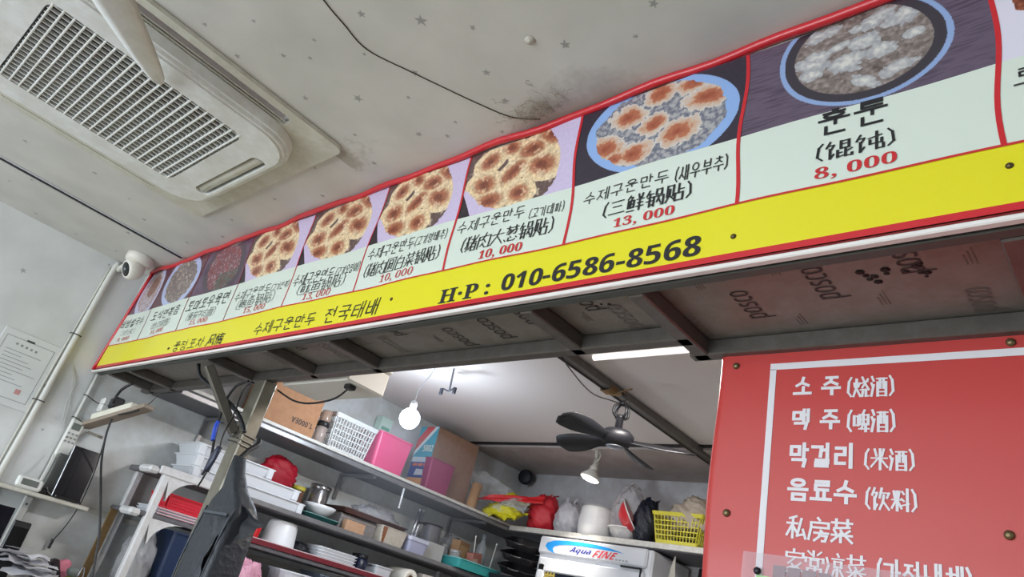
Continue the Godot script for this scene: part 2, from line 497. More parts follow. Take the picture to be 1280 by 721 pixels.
func food_picture(kind: int, w := 300, h := 160) -> ImageTexture:
	# printed food: 0 fried dumplings on a square plate, 1 dumplings on a round blue plate, 2 wonton soup, 3..5 noodle dishes, 6 brown buns
	var im := Image.create(w, h, false, Image.FORMAT_RGB8)
	var fine := noise(0.10, 40 + kind, 3)
	var coarse := noise(0.03, 50 + kind, 4)
	var strand := noise(0.05, 60 + kind, 3)
	strand.fractal_type = FastNoiseLite.FRACTAL_RIDGED
	var pieces := []
	var r := RandomNumberGenerator.new()
	r.seed = 70 + kind
	if kind == 0:
		for e in [[.22, .20, .12, .17, 0.2], [.40, .08, .10, .16, -0.5], [.60, .22, .16, .17, -0.4], [.78, .10, .15, .24, -0.5], [.46, .48, .11, .24, 0.5], [.20, .56, .14, .19, -0.3], [.72, .52, .15, .22, -0.5], [.27, .84, .17, .17, -0.4], [.54, .84, .12, .17, -0.3]]:
			pieces.append(e)
	elif kind == 1:
		for e in [[.33, .28, .12, .17], [.52, .10, .12, .16], [.20, .62, .14, .19], [.50, .50, .10, .15], [.72, .10, .12, .15], [.80, .36, .14, .17], [.66, .70, .12, .18], [.40, .80, .12, .16], [.28, .80, .08, .12]]:
			pieces.append([e[0], e[1], e[2], e[3], r.randf_range(-0.5, 0.5)])
	elif kind == 2:
		for k in 18:
			pieces.append([r.randf_range(.30, .74), r.randf_range(.05, .80), r.randf_range(.03, .08), r.randf_range(.04, .11), r.randf_range(-1, 1)])
	for j in h:
		for i in w:
			var x := float(i) / w
			var y := float(j) / h
			var f := fine.get_noise_2d(i, j)
			var g := coarse.get_noise_2d(i, j)
			var c := Color(0.2, 0.15, 0.22)
			if kind == 0:
				c = Color(0.80, 0.74, 0.86) + Color(1, 1, 1) * f * 0.03
				if x < 0.14 * (y - 0.55) / 0.45 - 0.02:
					c = Color(0.13, 0.10, 0.15)
				var plate := ellipse_d(x, y, .42, .45, .46 - 0.12 * (y - .5), .74, -0.35)
				if plate < 0.92 + 0.06 * g:
					var best := 9.0
					var next := 9.0
					for e in pieces:
						var q := ellipse_d(x, y, e[0], e[1], e[2], e[3], e[4]) + 0.16 * g + 0.05 * f
						if q < best:
							next = best
							best = q
						elif q < next:
							next = q
					var tone := clampf(best - 0.22 * g, 0.0, 1.25) / 1.25
					c = Color(0.46, 0.23, 0.16).lerp(Color(0.62, 0.37, 0.26), smoothstep(0.10, 0.38, tone)).lerp(Color(0.85, 0.75, 0.60), smoothstep(0.34, 0.78, tone))
					if next - best < 0.16:
						c = c.lerp(Color(0.84, 0.74, 0.60), 0.45)
					if best > 1.30 + 0.2 * g:
						c = Color(0.36, 0.28, 0.27)
					if g > 0.24 and tone > 0.25:
						c = c.lerp(Color(0.88, 0.80, 0.68), clampf((g - 0.24) * 4.0, 0.0, 0.6))
					c = c * (1.0 + 0.16 * f + 0.14 * strand.get_noise_2d(i * 0.8, j * 0.8))
			elif kind == 1:
				c = Color(0.16, 0.13, 0.20) + Color(1, 1, 1) * f * 0.03
				var pd := ellipse_d(x, y, .52, .50, .44, .62, -0.25)
				if pd < 1.0:
					c = Color(0.55, 0.68, 0.88)
				if pd < 0.86 + 0.05 * g:
					c = Color(0.68, 0.67, 0.67).lerp(Color(0.40, 0.41, 0.47), clampf(strand.get_noise_2d(i, j) * 1.1 + f * 0.8 + 0.2, 0.0, 1.0))
					var best := 9.0
					for e in pieces:
						best = minf(best, ellipse_d(x, y, e[0], e[1], e[2], e[3], e[4]) + 0.25 * g + 0.18 * f)
					if best < 0.55:
						c = Color(0.58, 0.26, 0.16).lerp(Color(0.72, 0.44, 0.32), best / 0.55)
					elif best < 1.0:
						c = Color(0.78, 0.60, 0.48).lerp(Color(0.82, 0.80, 0.78), (best - 0.55) / 0.45)
			elif kind == 2:
				c = Color(0.27, 0.22, 0.29).lerp(Color(0.38, 0.32, 0.40), clampf(0.5 + strand.get_noise_2d(i * 0.25, j * 2.6) * 1.2, 0.0, 1.0))
				var bd := ellipse_d(x, y, .51, .40, .35, .60, -0.12)
				if bd < 1.0:
					c = Color(0.55, 0.65, 0.82)
				if bd < 0.93:
					c = Color(0.20, 0.18, 0.22)
				if bd < 0.80:
					c = Color(0.46, 0.41, 0.39) + Color(1, 1, 1) * (f * 0.16 + strand.get_noise_2d(i * 0.7, j * 0.7) * 0.12)
					for e in pieces:
						var q := ellipse_d(x, y, e[0], e[1], e[2], e[3], e[4]) + 0.4 * g + 0.3 * f
						if q < 1.0:
							c = Color(0.84, 0.83, 0.80).lerp(Color(0.62, 0.62, 0.64), clampf(q + 0.4 * f, 0.0, 1.0))
			elif kind == 6:
				c = Color(0.86, 0.84, 0.90)
				if ellipse_d(x, y, .32, .42, .26, .40) + 0.1 * g < 1.0:
					c = Color(0.50, 0.25, 0.16) + Color(1, 0.8, 0.6) * f * 0.25
			else:
				var tones := [[Color(0.33, 0.22, 0.30), Color(0.74, 0.74, 0.84), Color(0.55, 0.35, 0.24), Color(0.72, 0.68, 0.72)], [Color(0.36, 0.22, 0.26), Color(0.70, 0.74, 0.88), Color(0.72, 0.66, 0.58), Color(0.45, 0.40, 0.40)], [Color(0.36, 0.26, 0.36), Color(0.28, 0.22, 0.28), Color(0.66, 0.62, 0.64), Color(0.45, 0.24, 0.27)]]
				var t: Array = tones[kind - 3]
				c = t[0] + Color(1, 1, 1) * g * 0.06
				var pd := ellipse_d(x, y, .52, .48, .43, .66, -0.2)
				if pd < 1.0:
					c = t[1]
				if pd < 0.80 + 0.08 * g:
					c = (t[2] as Color).lerp(t[3], clampf(0.5 + strand.get_noise_2d(i * 0.9, j * 0.9) * 1.5, 0.0, 1.0)) * (1.0 + 0.25 * f)
					if kind == 5 and g > 0.18:
						c = c.lerp(Color(0.55, 0.18, 0.20), 0.6)
					if kind == 5 and x > 0.45 and y > 0.62 and f > 0.0:
						c = Color(0.20, 0.36, 0.30)
					if kind == 3 and ellipse_d(x, y, .56, .36, .2, .3) < 0.9:
						c = c.lerp(Color(0.45, 0.22, 0.12), 0.6)
			c.a = 1.0
			im.set_pixel(i, j, c)
	return tex_of(im)

func ban(x: float, y: float) -> Vector3:
	# the vinyl's surface, slightly uneven
	var s := smoothstep(0.60, 0.72, y)
	return V(x, y, BAN_Z + s * (0.0022 * sin(x * 8.3 + y * 7.0) + 0.0012 * sin(x * 21.0 - y * 11.0)))

func ban_print(x: float, y: float) -> Vector3:
	return ban(x, y) + Vector3(0, 0, 0.0014)

const SPLIT_TOP := [-3.345, -3.123, -2.745, -2.368, -1.974, -1.576, -1.232, -0.875, -0.482, -0.095, 0.285, 0.66]
const SPLIT_LOW := [-3.415, -3.084, -2.704, -2.320, -1.929, -1.570, -1.199, -0.839, -0.473, -0.098, 0.285, 0.66]

func split_x(i: int, y: float) -> float:
	return lerpf(SPLIT_LOW[i], SPLIT_TOP[i], (y - 0.724) / 0.351) + 0.004 * sin(y * 23.0 + i * 2.0)

func ban_patch(i: int, y0: float, y1: float, nx: int, ny: int) -> SurfaceTool:
	var st := nst(true)
	for j in ny:
		for k in nx:
			var p := []
			var uv := []
			for c in [[0, 0], [1, 0], [1, 1], [0, 1]]:
				var u := float(k + c[0]) / nx
				var v := float(j + c[1]) / ny
				var y := lerpf(y0, y1, v)
				p.append(ban(lerpf(split_x(i, y), split_x(i + 1, y), u), y))
				uv.append(Vector2(u, 1.0 - v))
			uvquad(st, p, uv)
	return st

func build_banner() -> void:
	var t := thing("menu_banner", "long printed menu banner with food pictures above a yellow phone band", "banner", V(-1.4, 0.60, BAN_Z))
	var off := Transform3D(Basis(), -t.position)
	var fix := func(o: MeshInstance3D) -> MeshInstance3D:
		o.transform = off
		return o
	var gloss := {"coat": 0.5}
	var cream := mat(rgb(214, 224, 212), 0.42, 0.0, gloss)
	var yellow := mat(rgb(226, 217, 14), 0.42, 0.0, gloss)
	var red := mat(rgb(200, 24, 38), 0.38, 0.0, gloss)
	var deep := mat(rgb(128, 22, 26), 0.5)
	var ink := mat(rgb(26, 26, 30), 0.5)
	var price := mat(rgb(196, 40, 44), 0.5)
	# backing board
	var st := nst()
	box(st, V(-1.385, 0.87, BAN_Z - 0.022), Vector3(4.08, 0.452, 0.030))
	fix.call(obj("backing_board", st, mat(rgb(200, 198, 192), 0.7), t))
	var pics := [3, 4, 5, 0, 0, 0, 0, 1, 2, 6, 0]
	var pic_mats := {}
	for i in 11:
		var kd: int = pics[i]
		if not pic_mats.has(kd):
			var m := StandardMaterial3D.new()
			m.albedo_texture = food_picture(kd)
			m.roughness = 0.40
			m.clearcoat_enabled = true
			m.clearcoat = 0.5
			m.clearcoat_roughness = 0.12
			m.cull_mode = BaseMaterial3D.CULL_DISABLED
			pic_mats[kd] = m
		fix.call(obj("food_picture", ban_patch(i, 0.874, 1.08, 12, 8), pic_mats[kd], t))
		fix.call(obj("caption_panel", ban_patch(i, 0.724, 0.874, 12, 6), cream, t))
	for i in 12:
		st = nst()
		for j in 16:
			var p := []
			for c in [[0, 0], [1, 0], [1, 1], [0, 1]]:
				var y := lerpf(0.724, 1.08, (j + c[1]) / 16.0)
				p.append(ban(split_x(i, y) + (c[0] - 0.5) * (0.007 if i > 5 else 0.005), y) + Vector3(0, 0, 0.0010))
			quad(st, p[0], p[1], p[2], p[3])
		fix.call(obj("divider_line", st, red if i > 3 else deep, t))
	# bands along the foot
	for b in [["yellow_band", 0.629, 0.724, yellow, 0.0], ["red_rule", 0.7225, 0.7265, price, 0.0010], ["red_band", 0.617, 0.629, red, 0.0004]]:
		st = nst(true)
		var nx := 160
		for k in nx:
			var p := []
			for c in [[0, 0], [1, 0], [1, 1], [0, 1]]:
				var y: float = b[2] if c[1] == 1 else b[1]
				var xl := lerpf(-3.442, -3.33, (y - 0.60) / 0.49) + 0.012
				p.append(ban(lerpf(xl, 0.66, float(k + c[0]) / nx), y) + Vector3(0, 0, b[4]))
			quad(st, p[0], p[1], p[2], p[3])
		fix.call(obj(b[0], st, b[3], t))
	st = nst()
	bar(st, V(-3.435, 0.6135, BAN_Z - 0.004), V(0.66, 0.6135, BAN_Z - 0.004), 0.010, 0.005, 0.002)
	fix.call(obj("red_lip", st, deep, t))
	st = nst()
	bar(st, V(-3.440, 0.6045, BAN_Z - 0.001), V(0.66, 0.6045, BAN_Z - 0.001), 0.014, 0.009, 0.002)
	fix.call(obj("white_edge_strip", st, mat(rgb(232, 228, 224), 0.4), t))
	# rolled red hem along the ceiling and down the wall end
	st = nst(true)
	var pts := []
	for k in 90:
		var x := lerpf(-3.335, 0.66, k / 89.0)
		pts.append(V(x, 1.089 + 0.0030 * sin(x * 9.0) + 0.0025 * sin(x * 27.0 + 1.0), BAN_Z + 0.004 + 0.003 * sin(x * 15.0)))
	tube(st, pts, 0.0095, 8)
	fix.call(obj("red_hem", st, red, t))
	st = nst(true)
	pts = []
	for k in 16:
		pts.append(V(lerpf(-3.33, -3.438, k / 15.0), lerpf(1.085, 0.612, k / 15.0), BAN_Z + 0.002))
	tube(st, pts, 0.008, 6)
	fix.call(obj("red_hem", st, red, t))
	# captions: [text, x0, x1, y0, y1, pen, brush]
	var rows := [
		["비빔쌀국수", -3.375, -3.125, .805, .845, .085, .1], ["(炒皮)", -3.33, -3.16, .765, .795, .065, .3],
		["도삭면볶음", -3.04, -2.76, .805, .848, .085, .1], ["(炒刀削面)", -3.00, -2.80, .763, .795, .065, .3],
		["토마토우육면", -2.70, -2.36, .803, .852, .085, .1], ["(番茄牛肉面)", -2.66, -2.42, .760, .795, .065, .3],
		["수제구운만두", -2.31, -2.06, .795, .832, .07, .1], ["(고기전복)", -2.06, -1.94, .797, .824, .07, .1], ["(鲍鱼锅贴)", -2.27, -2.00, .757, .795, .07, .35],
		["수제구운만두", -1.92, -1.705, .791, .832, .07, .1], ["(고기오징어)", -1.70, -1.575, .793, .824, .07, .1], ["(鱿鱼锅贴)", -1.88, -1.62, .755, .795, .07, .35],
		["수제구운만두", -1.555, -1.353, .820, .857, .07, .1], ["(고기양배추)", -1.353, -1.225, .822, .851, .07, .1], ["(猪肉圆白菜锅贴)", -1.55, -1.228, .764, .805, .08, .4],
		["수제구운만두", -1.197, -0.976, .825, .860, .07, .1], ["(고기대파)", -0.965, -0.862, .815, .842, .07, .1], ["(猪肉大葱锅贴)", -1.166, -0.876, .765, .806, .095, .45],
		["수제구운만두", -0.816, -0.611, .814, .844, .08, .1], ["(새우부추)", -0.603, -0.492, .808, .842, .075, .1], ["(三鲜锅贴)", -0.761, -0.554, .766, .802, .12, .45],
		["훈툰", -0.345, -0.236, .824, .875, .105, .1], ["(馄饨)", -0.350, -0.222, .773, .806, .13, .5],
		["로", -0.083, -0.045, .819, .852, .09, .1],
	]
	for r in rows:
		st = nst()
		write(st, r[0], r[1], r[2], r[3], r[4], r[5], r[6], ban_print)
		fix.call(obj("lettering", st, ink, t))
	for r in [["9, 000", -3.33, -3.20, .735, .757], ["11, 000", -2.97, -2.84, .735, .757], ["15, 000", -2.60, -2.46, .733, .757], ["15, 000", -2.19, -2.05, .731, .756], ["13, 000", -1.826, -1.684, .728, .756], ["10, 000", -1.458, -1.320, .731, .758], ["10, 000", -1.087, -0.958, .728, .756], ["13, 000", -0.723, -0.591, .732, .757], ["8, 000", -0.344, -0.227, .733, .760]]:
		fix.call(put("price", latin(r[0], r[1], r[2], r[3], r[4], ban_print, "Droid Serif", r[1] > -1.2), price, t))
	# the yellow band's print
	for r in [["풍정포차", -2.645, -2.390, .632, .672, .08], ["风情", -2.370, -2.245, .632, .672, .11], ["수제구운만두", -2.050, -1.700, .639, .680, .085], ["전국태배", -1.660, -1.410, .636, .684, .085]]:
		st = nst()
		write(st, r[0], r[1], r[2], r[3], r[4], r[5], 0.1, ban_print)
		fix.call(obj("lettering", st, ink, t))
	fix.call(put("lettering", latin("H·P", -1.181, -1.058, .632, .668, ban_print, "Droid Serif", true), ink, t))
	fix.call(put("lettering", latin(":", -1.034, -1.022, .634, .660, ban_print, "Droid Serif", true), ink, t))
	fix.call(put("phone_number", latin("010-6586-8568", -0.987, -0.527, .635, .677, ban_print, "Droid Sans", true), ink, t))
	fix.call(put("lettering", latin("·", -2.69, -2.675, .645, .655, ban_print, "Droid Sans", true), ink, t))
	# rivets
	for x in [[-1.37, .672], [-0.47, .660], [-0.095, .689]]:
		st = nst(true)
		lathe(st, [[0.0, 0.004], [0.003, 0.0035], [0.005, 0.001], [0.005, 0.0]], 12, Transform3D(Basis(Vector3.RIGHT, PI / 2), ban(x[0], x[1])))
		fix.call(obj("rivet", st, mat(rgb(90, 78, 52), 0.4, 0.7), t))

# ------------------------------------------------------------------ the room
func star(im: Image, cx: float, cy: float, r: float, turn: float, c: Color) -> void:
	var poly := PackedVector2Array()
	for k in 10:
		var rr := r if k % 2 == 0 else r * 0.42
		poly.append(Vector2(cx, cy) + Vector2.from_angle(turn + TAU * k / 10.0) * rr)
	for y in range(maxi(0, int(cy - r) - 1), mini(im.get_height(), int(cy + r) + 2)):
		for x in range(maxi(0, int(cx - r) - 1), mini(im.get_width(), int(cx + r) + 2)):
			if Geometry2D.is_point_in_polygon(Vector2(x + 0.5, y + 0.5), poly):
				im.set_pixel(x, y, im.get_pixel(x, y).lerp(c, 0.75))

func paper_image(w: int, h: int, base: Color, sd: int) -> Image:
	var im := Image.create(w, h, false, Image.FORMAT_RGB8)
	var n := noise(0.008, sd, 5)
	for y in h:
		for x in w:
			im.set_pixel(x, y, base * (1.0 + 0.05 * n.get_noise_2d(x, y)))
	return im

func build_room() -> void:
	var r := RandomNumberGenerator.new()
	r.seed = 11
	# ceiling over the customers: wallpaper with grey stars, greasy beside the banner
	var px := 500.0
	var x0 := -3.45
	var z0 := -0.90
	var im := paper_image(2000, 1000, Color(0.785, 0.780, 0.758), 5)
	var n := noise(0.012, 9, 5)
	var n2 := noise(0.10, 19, 3)
	for y in 300:
		for x in range(900, 2000):
			var wx := x0 + x / px
			var wz := z0 + y / px
			var d := Vector2((wx + 0.90) / 0.24, (wz + 0.90) / 0.13).length() + 0.35 * n.get_noise_2d(x, y) + 0.15 * n2.get_noise_2d(x, y)
			if d < 1.0:
				im.set_pixel(x, y, im.get_pixel(x, y).lerp(Color(0.50, 0.46, 0.41), 0.38 * clampf((1.0 - d) * 1.6, 0.0, 1.0)))
			d = Vector2((wx + 1.72) / 0.20, (wz + 0.74) / 0.07).length() + 0.6 * n.get_noise_2d(x + 400, y) + 0.25 * n2.get_noise_2d(x, y)
			if d < 1.0:
				im.set_pixel(x, y, im.get_pixel(x, y).lerp(Color(0.50, 0.46, 0.40), 0.45 * clampf((1.0 - d) * 2.0, 0.0, 1.0)))
	var stars := [[-1.54, -0.25, 0.016], [-1.41, -0.31, 0.014], [-1.56, -0.35, 0.019], [-1.44, -0.41, 0.019], [-1.38, -0.45, 0.016], [-1.32, -0.42, 0.014], [-1.52, -0.53, 0.022], [-1.15, -0.43, 0.023], [-1.04, -0.51, 0.031], [-0.95, -0.58, 0.018], [-1.24, -0.51, 0.014], [-1.17, -0.61, 0.023], [-1.38, -0.6, 0.029], [-1.25, -0.66, 0.016], [-1.01, -0.69, 0.022], [-1.03, -0.78, 0.023], [-0.8, -0.71, 0.026], [-1.2, -0.78, 0.014], [-1.33, -0.77, 0.023], [-1.26, -0.81, 0.017], [-1.11, -0.86, 0.014], [-1.51, -0.69, 0.016], [-2.4, -0.79, 0.018], [-2.08, -0.78, 0.019], [-1.88, -0.84, 0.022], [-1.56, -0.8, 0.022], [-0.59, -0.71, 0.023], [-0.66, -0.76, 0.014]]
	for k in 240:
		var p := Vector2(r.randf_range(-3.4, 0.5), r.randf_range(-0.88, 1.0))
		if p.x > -1.6 and p.y < -0.2 and p.x < -0.5:
			continue
		var ok := true
		for s in stars:
			if p.distance_to(Vector2(s[0], s[1])) < 0.11:
				ok = false
		if ok:
			stars.append([p.x, p.y, r.randf_range(0.012, 0.026)])
	for s in stars:
		star(im, (s[0] - x0) * px, (s[1] - z0) * px, s[2] * px / 2.0, r.randf() * TAU, Color(0.52, 0.52, 0.51))
	var cm := StandardMaterial3D.new()
	cm.albedo_texture = tex_of(im)
	cm.roughness = 0.55
	cm.cull_mode = BaseMaterial3D.CULL_DISABLED
	var st := nst()
	# it leaves a hole over the air conditioner's outlet, where a duct goes up
	var gaps := [HOLE.position.x, HOLE.end.x, HOLE.position.y, HOLE.end.y]
	for q in [[x0, z0, x0 + 4.0, gaps[2]], [x0, gaps[3], x0 + 4.0, z0 + 2.0], [x0, gaps[2], gaps[0], gaps[3]], [gaps[1], gaps[2], x0 + 4.0, gaps[3]]]:
		var p := []
		var uv := []
		for k in [[0, 1], [2, 1], [2, 3], [0, 3]]:
			p.append(V(q[k[0]], 1.1, q[k[1]]))
			uv.append(Vector2((q[k[0]] - x0) / 4.0, (q[k[1]] - z0) / 2.0))
		uvquad(st, p, uv)
	struct("ceiling", st, cm)
	st = nst()
	for q in [[-3.8, -4.0, 2.4, gaps[2]], [-3.8, gaps[3], 2.4, 2.8], [-3.8, gaps[2], gaps[0], gaps[3]], [gaps[1], gaps[2], 2.4, gaps[3]]]:
		box(st, Vector3((q[0] + q[2]) / 2, CEIL + 0.05, (q[1] + q[3]) / 2), Vector3(q[2] - q[0], 0.096, q[3] - q[1]))
	struct("ceiling_001", st, mat(rgb(236, 229, 226), 0.7))
	# walls and floor
	var wall := mat(rgb(222, 226, 226), 0.6, 0.0, {"grime": 0.5})
	st = nst()
	box(st, Vector3(WALL_X - 0.05, CEIL / 2, -0.6), Vector3(0.10, CEIL, 6.8))
	struct("wall_left", st, wall)
	st = nst()
	box(st, Vector3(-0.7, CEIL / 2, BACK_Z - 0.05), Vector3(6.2, CEIL, 0.10))
	struct("wall_back", st, mat(rgb(212, 212, 216), 0.6, 0.0, {"grime": 0.6}))
	st = nst()
	box(st, Vector3(2.15, CEIL / 2, -0.6), Vector3(0.10, CEIL, 6.8))
	struct("wall_right", st, wall)
	st = nst()
	box(st, Vector3(-0.7, -0.05, -0.6), Vector3(6.2, 0.10, 6.8))
	struct("floor", st, mat(rgb(150, 140, 128), 0.5, 0.0, {"grime": 0.7}))
	# shop front behind the eye: a wide glazed opening
	st = nst()
	box(st, Vector3(-0.7, 0.2, 2.75), Vector3(6.2, 0.40, 0.10))
	box(st, Vector3(-0.7, 2.475, 2.75), Vector3(6.2, 0.15, 0.10))
	box(st, Vector3(1.55, 1.4, 2.75), Vector3(1.7, 2.0, 0.10))
	struct("wall_front", st, wall)
	var wn := Node3D.new()
	wn.name = "window_1"
	wn.set_meta("kind", "structure")
	add_child(wn)
	st = nst()
	for x in [-3.42, -2.1, -0.7, 0.68]:
		box(st, Vector3(x, 1.4, 2.75), Vector3(0.05, 2.0, 0.06))
	obj("window_frame", st, mat(rgb(90, 92, 95), 0.4, 0.6), wn)
	for x in [-2.76, -1.4, -0.01]:
		st = nst()
		box(st, Vector3(x, 1.4, 2.75), Vector3(1.30, 2.0, 0.006))
		obj("pane", st, mat(Color(0.95, 0.97, 1.0), 0.03, 0.0, {"alpha": 0.08}), wn)
	# a wallpapered stretch of the left wall, with stars
	im = paper_image(1000, 700, Color(0.86, 0.872, 0.872), 15)
	for k in 46:
		star(im, r.randf_range(10, 990), r.randf_range(10, 690), r.randf_range(3.0, 7.0), r.randf() * TAU, Color(0.60, 0.61, 0.61))
	var wm := StandardMaterial3D.new()
	wm.albedo_texture = tex_of(im)
	wm.roughness = 0.55
	wm.cull_mode = BaseMaterial3D.CULL_DISABLED
	st = nst()
	uvquad(st, [V(-3.4485, -0.3, 1.1), V(-3.4485, -0.3, -0.9), V(-3.4485, 1.1, -0.9), V(-3.4485, 1.1, 1.1)], [Vector2(0, 1), Vector2(1, 1), Vector2(1, 0), Vector2(0, 0)])
	struct("wall_left_001", st, wm)
	# black strip on the ceiling, dark seam of the kitchen ceiling, rail on the kitchen wall
	st = nst()
	bar(st, V(-2.992, 1.097, 1.2), V(-2.992, 1.097, -0.868), 0.013, 0.006, 0.001)
	struct("trim_1", st, mat(rgb(22, 24, 34), 0.4))
	st = nst()
	bar(st, V(-2.975, 1.098, 1.2), V(-2.975, 1.098, -0.868), 0.012, 0.004, 0.001)
	struct("trim_5", st, mat(rgb(190, 192, 196), 0.5))
	st = nst()
	bar(st, V(-3.44, 1.098, -3.19), V(2.0, 1.098, -3.19), 0.035, 0.008, 0.001)
	struct("trim_2", st, mat(rgb(26, 26, 32), 0.5))
	st = nst()
	bar(st, V(-3.444, 0.070, -0.95), V(-3.444, 0.055, -3.7), 0.014, 0.022, 0.003)
	struct("trim_3", st, mat(rgb(196, 194, 186), 0.5))
	# the ceiling steps down a little before the back wall
	st = nst()
	box(st, Vector3(-0.7, CEIL - 0.0105, -3.5), Vector3(5.9, 0.015, 0.58))
	struct("ceiling_002", st, mat(rgb(196, 186, 184), 0.7, 0.0, {"grime": 0.5}))
	# half wall under the menu board
	st = nst()
	box(st, Vector3(0.75, 0.5, -1.24), Vector3(2.7, 1.0, 0.06))
	struct("wall_counter", st, mat(rgb(200, 196, 190), 0.6, 0.0, {"grime": 0.6}))

func tie(st: SurfaceTool, at: Vector3, r: float) -> void:
	tube(st, [at + Vector3(r, 0, -r), at + Vector3(r * 1.2, 0, 0), at + Vector3(r, 0, r)], 0.002, 5)

# ------------------------------------------------------------------ soffit under the banner
func build_soffit() -> void:
	var t := thing("steel_soffit", "sheet metal soffit with square tube bars running back from the banner's foot", "soffit", V(-1.4, 0.60, -1.0))
	var off := Transform3D(Basis(), -t.position)
	var steel := mat(rgb(112, 108, 104), 0.42, 0.6, {"grime": 2.0})
	var film := mat(rgb(142, 138, 132), 0.45, 0.25, {"grime": 1.4})
	var bars := [-3.36, -3.13, -2.43, -2.03, -1.69, -0.956, -0.69, -0.118, 0.55]
	for i in bars.size():
		var x: float = bars[i]
		var zb := -1.21 if x > -0.75 else -1.135
		var st := nst()
		bar(st, V(x + 0.017, 0.617, BAN_Z - 0.040), V(x + 0.017, 0.617, zb), 0.034, 0.034, 0.003)
		obj("cross_bar", st, steel, t).transform = off
		if i + 1 < bars.size():
			st = nst()
			var x1: float = bars[i + 1]
			var ze := -1.20 if x > -0.75 else -1.13
			box(st, V((x + x1) / 2 + 0.017, 0.637, (BAN_Z - 0.040 + ze) / 2), Vector3(x1 - x - 0.002, 0.0025, -ze + BAN_Z - 0.040))
			obj("film_sheet", st, film, t).transform = off
	var st2 := nst()
	bar(st2, V(-3.44, 0.617, -1.122), V(-0.66, 0.617, -1.122), 0.032, 0.034, 0.003)
	obj("rear_beam", st2, steel, t).transform = off
	st2 = nst()
	bar(st2, V(-0.70, 0.617, -1.197), V(0.66, 0.617, -1.197), 0.030, 0.034, 0.003)
	obj("rear_beam", st2, steel, t).transform = off
	st2 = nst()
	bar(st2, V(-3.44, 0.617, BAN_Z - 0.028), V(0.66, 0.617, BAN_Z - 0.028), 0.022, 0.030, 0.002)
	obj("front_beam", st2, mat(rgb(86, 92, 88), 0.5, 0.4), t).transform = off
	# words printed on the protective film; they run towards the customers
	var ink := mat(rgb(40, 38, 38), 0.5)
	var pale := mat(rgb(112, 106, 100), 0.5)
	for w in [[-0.235, -1.03, -0.93, ink], [-0.372, -1.078, -0.973, ink], [-0.514, -1.117, -1.013, ink], [-0.648, -1.17, -1.08, pale], [-0.168, -1.175, -1.10, pale], [-0.772, -1.105, -1.00, pale], [-0.82, -1.01, -0.912, ink], [-1.0, -1.03, -0.925, ink], [-1.122, -1.08, -0.975, ink], [-1.262, -1.095, -0.995, ink], [-1.44, -1.00, -0.91, ink], [-1.52, -1.09, -0.99, pale], [-1.62, -1.02, -0.92, pale], [-1.80, -1.08, -0.98, pale], [-1.92, -1.0, -0.9, ink], [-2.14, -1.09, -0.99, pale]]:
		var place := func(u: float, v: float) -> Vector3: return V(w[0] - v, 0.6345, u)
		put("lettering", latin("posco", w[1], w[2], -0.024, 0.024, place, "Droid Sans", false), w[3], t).transform = off
	for w in [[-0.43, -0.98, -0.945], [-0.57, -0.99, -0.955], [-0.30, -1.12, -1.075], [-0.16, -1.03, -0.985], [-0.45, -1.16, -1.12], [-0.86, -1.05, -1.01], [-1.16, -0.95, -0.91], [-1.34, -1.06, -1.02]]:
		# little rows of print beside the words
		var st := nst()
		for k in 3:
			box(st, V(w[0] - 0.006 * k, 0.6355, (w[1] + w[2]) / 2 - 0.004 * k), Vector3(0.0022, 0.0012, (w[2] - w[1]) * (1.0 - 0.2 * k)))
		obj("fine_print", st, pale, t).transform = off
	# rust and glue spots by the bolts
	var rr := RandomNumberGenerator.new()
	rr.seed = 4
	var sp := nst(true)
	for k in 16:
		var a := V(lerpf(-0.325, -0.215, rr.randf()), 0.6352, lerpf(-1.05, -1.0, rr.randf()))
		lathe(sp, [[0.0, -0.0006], [rr.randf_range(0.002, 0.008), -0.0003], [0.0, 0.0]], 7, Transform3D(Basis(), a))
	for k in 10:
		var a := V(lerpf(-0.86, -0.78, rr.randf()), 0.6352, lerpf(-1.0, -0.95, rr.randf()))
		lathe(sp, [[0.0, -0.0006], [rr.randf_range(0.001, 0.004), -0.0003], [0.0, 0.0]], 7, Transform3D(Basis(), a))
	var so := obj("glue_spots", sp, mat(rgb(34, 28, 26), 0.7), t)
	so.transform = off
	so.set_meta("kind", "stuff")
	# post with its diagonal brace
	var p := thing("support_post", "grey square steel post with diagonal brace carrying the soffit", "post", Vector3(-2.325, 0.0, -1.125))
	st2 = nst()
	box(st2, Vector3(0, (EYE + 0.60) / 2, 0), Vector3(0.075, EYE + 0.598, 0.05), 0.004)
	obj("post", st2, mat(rgb(150, 146, 134), 0.38, 0.7, {"grime": 2.0}), p)
	st2 = nst()
	bar(st2, V(-0.055, 0.582, 0.195), V(-0.02, 0.40, 0.03), 0.030, 0.030, 0.003)
	obj("brace", st2, mat(rgb(120, 116, 108), 0.4, 0.6, {"grime": 2.0}), p)
	st2 = nst()
	for y in [0.41, 0.39, 0.375]:
		tube(st2, [V(-0.04, y, 0.03), V(0.04, y - 0.01, 0.032), V(0.042, y - 0.015, -0.03)], 0.0025, 5)
	obj("wire_binding", st2, mat(rgb(120, 118, 112), 0.3, 0.8), p)

